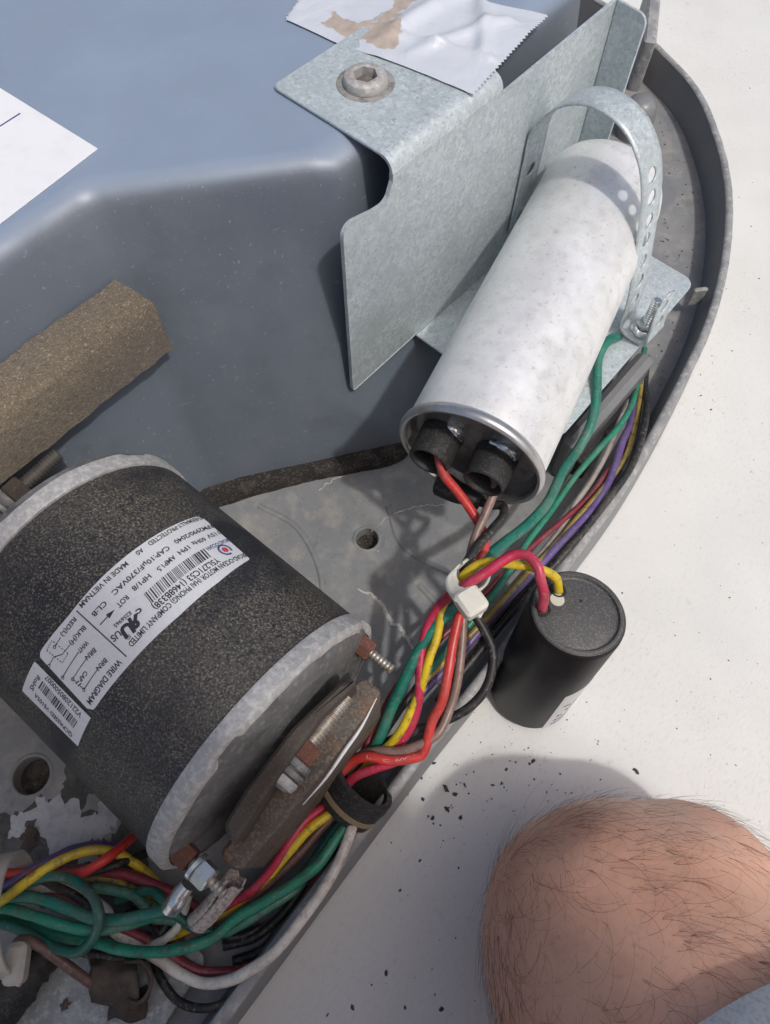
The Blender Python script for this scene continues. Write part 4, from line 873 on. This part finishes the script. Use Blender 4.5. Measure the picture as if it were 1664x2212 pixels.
# lower left bundle
wire(K7, [(1040, 985, 68), (1010, 1008, 66), (960, 1022, 63), (880, 1042, 60), (720, 1076, 58), (560, 1066, 56), (430, 1020, 54), (300, 970, 52), (160, 938, 50), (40, 945, 48), (-80, 950, 48)], 3.1, 'teal', 'clean dark teal wire ending in the ring terminal on the zinc nut', name='green_wire')
wire(K7, [(-60, 1000, 46), (60, 1012, 48), (180, 1045, 50), (320, 1092, 52), (480, 1130, 52), (620, 1132, 52), (740, 1106, 50), (820, 1085, 45), (900, 1060, 38)], 2.9, 'green', 'short mottled green wire just below the clean teal one', name='green_wire')
wire(K7, [(-60, 880, 46), (80, 880, 47), (190, 848, 50), (300, 818, 54), (420, 832, 58), (520, 900, 62), (578, 990, 66), (590, 1090, 66), (545, 1200, 58), (450, 1268, 50), (310, 1235, 46), (180, 1165, 44), (60, 1110, 44), (-60, 1090, 44)], 2.7, 'dgreen', 'dark green wire making a big loop at the lower left', name='green_wire')
wire(K7, [(-60, 1000, 52), (50, 935, 55), (150, 858, 56), (280, 768, 54), (430, 692, 50), (580, 660, 46), (700, 682, 42), (800, 740, 38), (880, 808, 34), (950, 880, 30)], 2.7, 'yellow', 'yellow wire arching over the lower left bundle under the motor', name='yellow_wire')
wire(K7, [(860, 500, 26), (790, 582, 36), (710, 652, 46), (610, 728, 52), (500, 790, 52), (400, 806, 48), (270, 798, 45), (120, 800, 46), (-60, 800, 46)], 2.7, 'red', 'red wire rising out of the lower bundle to the underside of the motor', name='red_wire')
wire(K7, [(-60, 905, 48), (70, 855, 48), (160, 795, 46), (290, 725, 42), (420, 660, 36), (560, 632, 30), (700, 640, 24)], 2.4, 'purple', 'purple wire beside the arching yellow wire at the lower left', name='purple_wire')
wire(K7, [(300, 790, 36), (500, 775, 36), (640, 790, 38), (760, 808, 40), (900, 862, 42), (1040, 922, 42), (1120, 970, 40), (1200, 1040, 34)], 2.9, 'maroon', 'dark red wire passing under the motor corner towards the zinc nut', name='red_wire')
wire(K7, [(420, 815, 38), (560, 792, 44), (680, 752, 44), (790, 708, 38), (900, 670, 28)], 2.3, 'black', 'thin black wire with white print crossing under the red one', name='black_wire')
wire(K7, [(470, 815, 30), (560, 822, 34), (660, 838, 36), (790, 898, 36), (890, 970, 36), (980, 1060, 32), (1100, 1120, 28)], 2.4, 'ochre', 'grimy yellow wire low among the green wires', name='yellow_wire')
wire(K7, [(560, 880, 40), (680, 900, 42), (800, 935, 42), (870, 1000, 42), (930, 1060, 40), (1060, 1080, 40), (1180, 1130, 40), (1240, 1140, 38)], 2.8, 'pgreen', 'dusty dull green wire passing under the ring terminal', name='green_wire')
wire(K7, [(700, 960, 34), (820, 910, 42), (900, 905, 46), (960, 950, 48), (1010, 1010, 46), (1080, 1070, 44), (1160, 1120, 42), (1260, 1150, 40)], 2.6, 'dgreen', 'dark green wire bent in a small hump left of the ring terminal', name='green_wire')
wire(K7, [(1120, 930, 44), (1100, 1010, 44), (1060, 1110, 40), (980, 1190, 36), (860, 1240, 30)], 2.3, 'white', 'short dusty white wire dropping behind the ring terminal', name='white_wire')
wire(K7, [(90, 1270, 40), (100, 1215, 46), (150, 1195, 48), (240, 1235, 48), (340, 1305, 44), (470, 1400, 38), (600, 1492, 30), (690, 1550, 26)], 2.7, 'brown', 'dusty brown wire running from the lower left tie into the cloth wad', name='brown_wire')
wire(K7, [(860, 1250, 24), (915, 1330, 26), (960, 1430, 28), (1050, 1550, 28), (1180, 1600, 30), (1340, 1570, 32), (1450, 1480, 32), (1560, 1360, 30)], 2.3, 'black', 'thin black wire bowing round the corner of the weathered steel plate', name='black_wire')
wire(K7, [(470, 1260, 30), (600, 1290, 30), (760, 1305, 30), (900, 1280, 30), (1060, 1200, 28), (1250, 1150, 26), (1400, 1180, 24), (1560, 1120, 22)], 2.5, 'black', 'black wire tucked under the long light green wire', name='black_wire')
wire(K7, [(150, 1290, 26), (330, 1200, 28), (500, 1110, 30), (700, 1060, 30), (870, 1080, 28), (1060, 1150, 26), (1260, 1170, 26)], 2.3, 'purple', 'purple wire mostly buried under the green wires', name='purple_wire')
wire(K7, [(760, 1010, 26), (900, 1080, 30), (960, 1150, 34), (1010, 1060, 34), (1060, 960, 32)], 2.4, 'black', 'stub of black wire in the gap below the ring terminal', name='black_wire')

wire(K7, [(-60, 830, 34), (90, 835, 36), (230, 850, 38), (400, 905, 40), (520, 985, 38), (640, 1090, 34), (760, 1150, 30), (900, 1180, 26)], 2.4, 'black', 'black wire weaving under the dark green loop', name='black_wire')
wire(K7, [(600, 850, 28), (720, 880, 32), (840, 960, 34), (930, 1090, 32), (1000, 1200, 28), (1060, 1290, 26)], 2.2, 'brown', 'dark brown wire dropping between the green wires left of the ring terminal', name='brown_wire')
wire(K6, [(1180, 1350, 26), (1110, 1440, 30), (1020, 1600, 33), (900, 1750, 34), (740, 1870, 34), (560, 1960, 33), (380, 2010, 30)], 2.3, 'black', 'dusty black wire between the brown and light green wires under the clamp', name='black_wire')
wire(K4, [(1540, -80, 20), (1530, 120, 30), (1490, 340, 40), (1400, 560, 45), (1260, 750, 45), (1110, 930, 44), (960, 1090, 42), (800, 1270, 40), (640, 1450, 38), (460, 1650, 36), (330, 1790, 34)], 2.2, 'black', 'thin black wire under the purple one along the rim', name='black_wire')
wire(K6, [(1600, 560, 44), (1480, 720, 42), (1370, 880, 40), (1260, 1020, 38), (1160, 1150, 34)], 2.3, 'black', 'short black wire deep beside the dark green wire above the clamp', name='black_wire')
# ------------------------------------------------------------------ nylon ties
def band_loop(mb, c, ax, rx, rz, wd, th=1.1, n=56, a0=0., a1=2 * math.pi, up=Z):
    ax = V(ax).normalized(); sx = ax.cross(up).normalized(); sz = sx.cross(ax); vs = []; fs = []
    for i in range(n + 1):
        a = a0 + (a1 - a0) * i / n
        for r_, w_ in ((0, -wd / 2), (th, -wd / 2 + .3), (th, wd / 2 - .3), (0, wd / 2)): vs.append(c + sx * (rx + r_) * math.cos(a) + sz * (rz + r_) * math.sin(a) + ax * w_)
    for i in range(n):
        for k in range(4): j = (k + 1) % 4; fs.append([i * 4 + k, i * 4 + j, i * 4 + 4 + j, i * 4 + 4 + k])
    mb.add(vs, fs)
tc = at(*K4(512, 1205), 97); tdir = at(*K4(600, 1110), 97) - at(*K4(425, 1290), 92)
tie = thing('cable_tie', tc - V((0, 0, 14)), 'clean white nylon cable tie round the wire crossing beside the black capacitor', 'cable tie', 'nylon cable ties')
tdn = V((tdir.x, tdir.y, 0)).normalized(); LP = W(K4, [(462, 1080, 107), (422, 1118, 107), (408, 1170, 107), (428, 1222, 109), (470, 1268, 113), (540, 1270, 110), (605, 1215, 96), (612, 1150, 86), (565, 1095, 82), (505, 1070, 94), (462, 1080, 107)])
mb = MB(); Pl = cat_rom(LP, 6); vs = []; fs = []
for p in Pl:
    for j in range(4): vs.append(p + (tdn * .9 + Z * .1) * ((j / 3 - .5) * 8.5))
for i in range(len(Pl) - 1):
    for j in range(3): a = i * 4 + j; fs.append([a, a + 1, a + 5, a + 4])
mb.add(vs, fs); o = obj('band', mb, M_nylon, tie); md = o.modifiers.new('thickness', 'SOLIDIFY'); md.thickness = 1.3 * S
h0 = at(*K4(455, 1318), 113); h1 = at(*K4(605, 1232), 112)
mb = MB(); bar(mb, at(*K4(468, 1330), 114), at(*K4(598, 1248), 114), 13.5, 9, bev=1.6); obj('head', mb, M_nylon, tie)
mb = MB(); bar(mb, at(*K4(545, 1300), 110), at(*K4(612, 1365), 104), 8, 2.2, bev=.6); obj('tail', mb, M_nylon, tie)
tc = at(*K7(62, 1030), 50); tdir = V((1, .18, 0))
tie = thing('cable_tie', tc - V((0, 0, 20)), 'dingy grey nylon cable tie round the wires at the lower left edge', 'cable tie', 'nylon cable ties')
mb = MB(); band_loop(mb, tc, tdir, 25, 20, 9); obj('band', mb, M_nylond, tie)
mb = MB(); bar(mb, at(*K7(10, 1345), 56), at(*K7(138, 1335), 56), 17, 9, bev=2); obj('head', mb, M_nylond, tie)
mb = MB(); bar(mb, at(*K7(58, 1385), 52), at(*K7(46, 1455), 48), 12, 2.2, bev=.6); obj('tail', mb, M_nylond, tie)

# ------------------------------------------------------------------ cushioned clamp round the wires
kc = at(*K6(1195, 1215), 42); kd = (at(*K6(1330, 1075), 42) - at(*K6(1060, 1345), 40)).normalized() * .8 + V((0, 0, .6))
clip = thing('cable_clamp', kc - V((0, 0, 18)), 'black rubber cushioned clamp with a tan stripe holding the wires by the rim', 'clamp')
mb = MB(); band_loop(mb, kc, kd, 15.5, 11.5, 18, 3.2); obj('rubber_cushion', mb, M_black, clip)
mb = MB(); band_loop(mb, kc - kd.normalized() * 3.5, kd, 18.3, 14.3, 3.4, .8, a0=.2, a1=2.9); obj('metal_band', mb, M_tan, clip)
mb = MB(); band_loop(mb, kc + kd.normalized() * 4, kd, 18.2, 14.2, 1.6, .9); obj('cushion_ridge', mb, M_black, clip)

# ring terminal on the zinc nut
mb = MB(); rt_ = at(*K7(1058, 950), 72)
e_ = (at(*K7(1120, 860), 74) - rt_).normalized()
tube(mb, cat_rom([at(*K7(1020, 1000), 67), rt_, at(*K7(1085, 905), 73), at(*K7(1115, 868), 74)], 8), lambda t: 4.6 - 1.2 * t, 16); prism(mb, 6, .1, rt_, e_, .1)
tag(obj('ring_terminal', mb, M_zinc), 'crimped silver ring terminal on the end of the teal wire', 'terminal')
# woven sleeve
s0, s1 = at(*K7(1170, 1095), 50), at(*K7(1400, 835), 66); sl = cat_rom([s0, s0.lerp(s1, .35) + V((1, 0, 1)), s0.lerp(s1, .7), s1], 10)
mb = MB(); vs = []; fs = []; NS_ = 26
T_ = (s1 - s0).normalized(); sx = T_.cross(Z).normalized(); sz = sx.cross(T_)
for i, p in enumerate(sl):
    t = i / (len(sl) - 1)
    for k in range(NS_ + 1):
        a = .5 * math.pi + .25 * t * t + (2 * math.pi - .5 * t * t) * k / NS_; r_ = 5.2 + .5 * noise.noise(p * .3 + V((k, 0, 0)))
        jag = T_ * (3.2 * noise.noise(V((k * .35, 3, 1))) * (1 if t > .95 else 0))
        vs.append(p + sx * (r_ * math.cos(a)) + sz * (r_ * math.sin(a)) + jag)
for i in range(len(sl) - 1):
    for k in range(NS_): a = i * (NS_ + 1) + k; fs.append([a, a + 1, a + NS_ + 2, a + NS_ + 1])
mb.add(vs, fs); o = tag(obj('woven_sleeve', mb, M_sleeve), 'frayed white woven sleeve, cut open, beside the clamp bar', 'sleeve'); md = o.modifiers.new('thickness', 'SOLIDIFY'); md.thickness = .9 * S

# ------------------------------------------------------------------ steel plate, cloth wad and hose at the lower left
mb = MB(); pl = [at(*K7(a, b), 20) for a, b in ((330, 1235), (1150, 1228), (1208, 1285), (1212, 1350), (1050, 1590), (850, 1900), (-60, 1960), (105, 1600))]
pl = [(p.x, p.y) for p in pl][::-1]; slab(mb, rpoly(pl, [3, 3, 3, 2, 4, 4, 3, 3], 4), (0, 0, 18), (1, 0, 0), (0, 1, 0), 2, .4)
tag(obj('steel_plate', mb, M_galv2), 'weathered galvanised steel plate lying in the pan under the wires', 'plate')
wad = thing('cloth_tape_wad', at(*K7(750, 1460), 20), 'crumpled wad of old brown cloth tape on the steel plate', 'tape wad')
def ribbon(mb, P, wd, wdir, nz=1.2, M_=6):
    vs = []; fs = []
    for i, p in enumerate(P):
        for j in range(M_ + 1):
            q = p + wdir * (wd * (j / M_ - .5)); vs.append(q + V((noise.noise(q * .11), noise.noise(q * .11 + V((4, 4, 4))), noise.noise(q * .13 + V((8, 1, 4))))) * nz)
    for i in range(len(P) - 1):
        for j in range(M_): a = i * (M_ + 1) + j; fs.append([a, a + 1, a + M_ + 2, a + M_ + 1])
    mb.add(vs, fs)
mb = MB(); ribbon(mb, cat_rom(W(K7, [(740, 1330, 30), (810, 1315, 34), (880, 1350, 36), (905, 1440, 36), (880, 1530, 34), (820, 1580, 32), (750, 1570, 30)]), 8), 10, V((.15, .25, 1)).normalized(), 2)
o = obj('tape_loop', mb, M_wad, wad); md = o.modifiers.new('thickness', 'SOLIDIFY'); md.thickness = 1.4 * S
mb = MB(); ribbon(mb, cat_rom(W(K7, [(665, 1300, 30), (680, 1380, 36), (670, 1470, 36), (680, 1590, 30)]), 10), 24, V((1, -.1, .12)).normalized(), 1.8, 14)
o = obj('tape_fold', mb, M_wad, wad); md = o.modifiers.new('thickness', 'SOLIDIFY'); md.thickness = 2 * S
mb = MB(); ribbon(mb, cat_rom(W(K7, [(640, 1590, 26), (740, 1570, 34), (800, 1590, 30), (880, 1560, 26)]), 8), 15, V((.1, 1, .5)).normalized(), 1.6, 8)
o = obj('tape_fold', mb, M_wad, wad); md = o.modifiers.new('thickness', 'SOLIDIFY'); md.thickness = 2 * S
mb = MB(); tube(mb, cat_rom(W(K7, [(-120, 1680, 26), (0, 1560, 30), (110, 1430, 32), (210, 1320, 30), (300, 1240, 26)]), 8), lambda t: 13 - 4 * t, 18, rough=2)
tag(obj('rubber_hose', mb, M_black), 'sooty black rubber hose at the lower left corner', 'hose')
# leaf scraps on the pan
mb = MB(); blotch(mb, *K7(175, 590), 7, 15, 6.1); tag(obj('leaf_scrap', mb, M_wad), 'dark curled leaf scrap on the grey smear in the pan', 'leaf')
mb = MB(); blotch(mb, *K7(390, 1582), 3, 20.8, 2.2); tag(obj('leaf_scrap', mb, M_rust), 'small brown leaf scrap on the steel plate', 'leaf')

# ------------------------------------------------------------------ debris on the roof and in the pan
random.seed(21); mb = MB()
def fleck(p, r, h=.6):
    n_ = random.choice((4, 5, 6)); a0 = random.random() * 6; st = random.uniform(.35, 1); th = random.random() * 3.14; top = []; bot = []
    for k in range(n_):
        a = a0 + 2 * math.pi * k / n_; q = r * random.uniform(.55, 1.1); x, y = math.cos(a) * q, math.sin(a) * q * st
        d_ = V((x * math.cos(th) - y * math.sin(th), x * math.sin(th) + y * math.cos(th), 0)); bot.append(p + d_); top.append(p + d_ * .75 + V((0, 0, h * random.uniform(.6, 1.3))))
    mb.add(bot + top, [list(range(n_, 2 * n_))] + [[k, (k + 1) % n_, n_ + (k + 1) % n_, n_ + k] for k in range(n_)], False)
KA = K(1200, 2500, .78125); KB = K(1700, 2900, .79567)
for k, l in ((KA, [(640, 910, 2), (710, 865, 2.5), (780, 910, 1.8), (705, 760, 3), (750, 790, 1.8), (800, 745, 2), (940, 745, 1.9), (1010, 665, 1.6), (645, 635, 1.6), (580, 705, 1.8), (1145, 625, 1.9), (475, 1275, 1.2), (575, 1125, 1.5), (235, 1865, 1.7), (500, 1865, 1.3), (685, 1875, 1.8), (110, 1900, 1.6), (405, 1690, 1.5), (590, 815, 1.6), (985, 735, 1.5)]), (KB, [(1005, 160, 2.4), (995, 152, 1.6), (70, 345, 1.8), (40, 1335, 1.5)])):
    for a, b, r in l: fleck(at(*k(a, b), .1), r)
for i in range(420):
    u, v = random.uniform(800, 1700), random.uniform(0, 2250); p = at(u, v, .1)
    fleck(p, random.choice((.25, .3, .35, .4, .5, .8)), .3)
for i in range(130):
    u, v = random.uniform(880, 1300), random.gauss(1690, 90); fleck(at(u, v, .1), random.choice((.3, .4, .6, .9)), .3)
tag(obj('debris_flecks', mb, M_fleck, None, 0), 'dark grit and leaf crumbs scattered over the white roof', 'debris', kind='stuff')
mb = MB()
for i in range(160): p = at(random.uniform(1330, 1540), random.uniform(250, 900), ZF); fleck(p, random.choice((.4, .5, .7, 1.1)), .5)
for i in range(150): p = at(random.uniform(560, 980), random.uniform(1080, 1400), ZF); fleck(p, random.choice((.25, .3, .5)), .3)
tag(obj('pan_grit', mb, M_rust, None, 0), 'brown grit lying on the floor of the grey pan', 'debris', kind='stuff')

# ------------------------------------------------------------------ person kneeling behind the camera
KN = at(1352, 2058, 60); HP = KN + V((.33, -.74, .585)).normalized() * 500
person = thing('person', (KN.x, KN.y - 200, 0), 'person kneeling on the roof, bare hairy knee and grey shorts in view', 'person')
mb = MB()
def caps(a, b, ra, rb, n=20):
    a, b = V(a), V(b); d = b - a; L = max(d.length, .1); pr = [(0, -ra)]
    for k in range(1, 7): g = math.pi / 2 * k / 6; pr.append((ra * math.sin(g), -ra * math.cos(g)))
    pr.append(((ra + rb) / 2, L / 2))
    for k in range(0, 6): g = math.pi / 2 * k / 6; pr.append((rb * math.cos(g), L + rb * math.sin(g)))
    pr.append((0, L + rb)); revolve(mb, pr, a, d, n)
def leg(kn, hp, ank):
    d = hp - kn
    caps(kn, kn + d * .14, 65, 72); caps(kn + d * .12, kn + d * .5, 71, 86); caps(kn + d * .5, hp, 84, 106)
    caps(kn + V((-6, 6, -6)), kn + V((8, -24, -8)), 50, 52)
    caps(kn + V((-15, 13, 2)), kn + V((30, 17, -4)), 47, 48); caps(kn + V((-8, 14, 18)), kn + V((18, 14, 18)), 42, 42)
    sh = kn + V((4, -30, -14)); caps(sh, sh.lerp(ank, .45), 48, 62); caps(sh.lerp(ank, .45), ank, 62, 36)
    caps(ank, ank + V((0, -150, -14)), 36, 26)
leg(KN, HP, V((KN.x + 70, KN.y - 440, 44)))
PV = HP + V((-165, -5, 30)); HL = PV + V((-115, -10, -20)); KL = V((-150, -235, 60)); leg(KL, HL, V((-140, -640, 44)))
caps(HP + V((-20, 0, 20)), HL + V((20, 0, 10)), 110, 110)
CH = PV + V((93, 25, 377)); caps(PV, CH, 150, 165); SR_, SL_ = CH + V((130, 20, 70)), CH + V((-190, 0, 80)); caps(SR_, SL_, 70, 70); caps(CH, CH + V((0, 0, 110)), 150, 80)
NK = CH + V((15, 15, 150)); HD = NK + V((10, 20, 130)); caps(NK, HD, 60, 70); caps(HD, HD + V((0, 20, 60)), 88, 92); caps(HD + V((0, 88, -5)), HD + V((0, 100, -12)), 14, 17)
caps(HD + V((88, 0, 10)), HD + V((92, -8, 25)), 14, 16); caps(HD + V((-88, 0, 10)), HD + V((-92, -8, 25)), 14, 16)
ER = V((172, -184, 500)); EL = V((-120, -420, 540)); HR = V((95, -150, 440)); HL2 = V((-95, -150, 440))
for s_, e_, h_ in ((SR_, ER, HR), (SL_, EL, HL2)):
    caps(s_, e_, 58, 46); caps(e_, h_, 46, 32); f_ = V((-h_.x * .35, 50, 6)).normalized(); caps(h_, h_ + f_ * 55, 30, 34)
    for q in range(4): a = h_ + f_ * 60 + Z * (q * 17 - 26); caps(a, a + f_ * 40, 10, 9, 10); caps(a + f_ * 40, a + f_ * 55 + V((0, -20, 0)), 9, 8, 10)
    caps(h_ + f_ * 20 + Z * 28, h_ + f_ * 60 + Z * 56, 12, 9, 10)
tmp = obj('body_parts', mb, M_skin, None, 0)
md = tmp.modifiers.new('r', 'REMESH'); md.mode = 'VOXEL'; md.voxel_size = 4.2 * S
md = tmp.modifiers.new('s', 'SMOOTH'); md.iterations = 16; md.factor = .6
dg = bpy.context.evaluated_depsgraph_get(); me = bpy.data.meshes.new_from_object(tmp.evaluated_get(dg)); bpy.data.objects.remove(tmp)
me.name = 'body'; me.polygons.foreach_set('use_smooth', [True] * len(me.polygons)); me.materials.clear(); me.materials.append(M_skin)
body = bpy.data.objects.new('body', me); COL.objects.link(body); body.parent = person; body.matrix_parent_inverse = Matrix.Translation(person.location).inverted()
# shorts: cloth tube round the thigh with a hem
mb = MB()
def sleeve(a, b, ra, rb, h0, fold=3):
    d = (b - a).normalized(); x, y, z = frame(d); vs = []; fs = []; n_ = 64; rows = 24; L = (b - a).length
    for i in range(rows + 1):
        t = i / rows
        for k in range(n_):
            an = 2 * math.pi * k / n_; q = x * math.cos(an) + y * math.sin(an); r = ra + (rb - ra) * t + fold * noise.noise(V((q.x * 2, q.y * 2, q.z * 2 + t * 3)))
            vs.append(a + d * (L * t) + q * r)
    for i in range(rows):
        for k in range(n_): j = (k + 1) % n_; fs.append([i * n_ + k, i * n_ + j, i * n_ + n_ + j, i * n_ + n_ + k])
    mb.add(vs, fs)
for kn, hp in ((KN, HP), (KL, HL)):
    sleeve(kn + (hp - kn) * .122, hp, 74, 122, 0, 1.2)
caps(HP + V((-20, 0, 20)), HL + V((20, 0, 10)), 122, 122)
o = obj('shorts', mb, M_cloth, person, 0); md = o.modifiers.new('thickness', 'SOLIDIFY'); md.thickness = 2.2 * S; md.offset = 1
mb = MB(); caps(PV + V((0, 0, 60)), CH, 160, 175); caps(SR_, SL_, 80, 80); caps(SR_, SR_.lerp(ER, .5), 72, 66); caps(SL_, SL_.lerp(EL, .5), 72, 66)
tmp = obj('shirt', mb, M_shirt, person, 0); md = tmp.modifiers.new('r', 'REMESH'); md.mode = 'VOXEL'; md.voxel_size = 9 * S; md = tmp.modifiers.new('s', 'SMOOTH'); md.iterations = 6
mb = MB(); caps(HD + V((0, -12, 40)), HD + V((0, -6, 66)), 94, 95); obj('head_hair', mb, M_hair, person, 0)
# leg hair
random.seed(11); mb = MB(); cand = []
for p in me.polygons:
    c = p.center / S
    if (c - KN).length < 330 and c.y > KN.y - 190 and c.z > 22:
        vw = (O - c).normalized()
        if p.normal.dot(vw) > -.25: cand.append((c.copy(), p.normal.copy(), p.area))
tot = [a[2] for a in cand]
if cand:
    for c, nn, _a in random.choices(cand, weights=tot, k=7500):
        dens = noise.noise(c * .018) + .35
        if random.random() > dens + .35: continue
        lx = (c.x - KN.x) / 70
        fl = V((.85, -.55 - .25 * noise.noise(c * .012), .05)) + V((noise.noise(c * .02), noise.noise(c * .02 + V((7, 7, 7))), noise.noise(c * .02 + V((1, 9, 3))))) * .9 + V((random.gauss(0, .2), random.gauss(0, .2), random.gauss(0, .2)))
        tq = (fl - nn * fl.dot(nn)).normalized(); sd_ = nn.cross(tq) * random.gauss(0, .5); L_ = random.uniform(12, 42) * (.7 + .5 * max(0, dens))
        base = c - nn * .6; li = random.uniform(.35, .9)
        pts = [base, base + nn * (1.5 * li + .5) + tq * L_ * .18, base + nn * (3.2 * li) + (tq + sd_ * .5).normalized() * L_ * .45, base + nn * (3.4 * li) + (tq + sd_ * 1.1).normalized() * L_ * .75, base + nn * (1.8 * li + .3) + (tq + sd_ * 1.9).normalized() * L_ * .95]
        rr_ = random.uniform(.04, .085); tube(mb, cat_rom(pts, 3), lambda t: rr_ * (1.05 - .85 * t), 3, False)
    tag(obj('leg_hair', mb, M_hair, body, 0), kind='stuff')
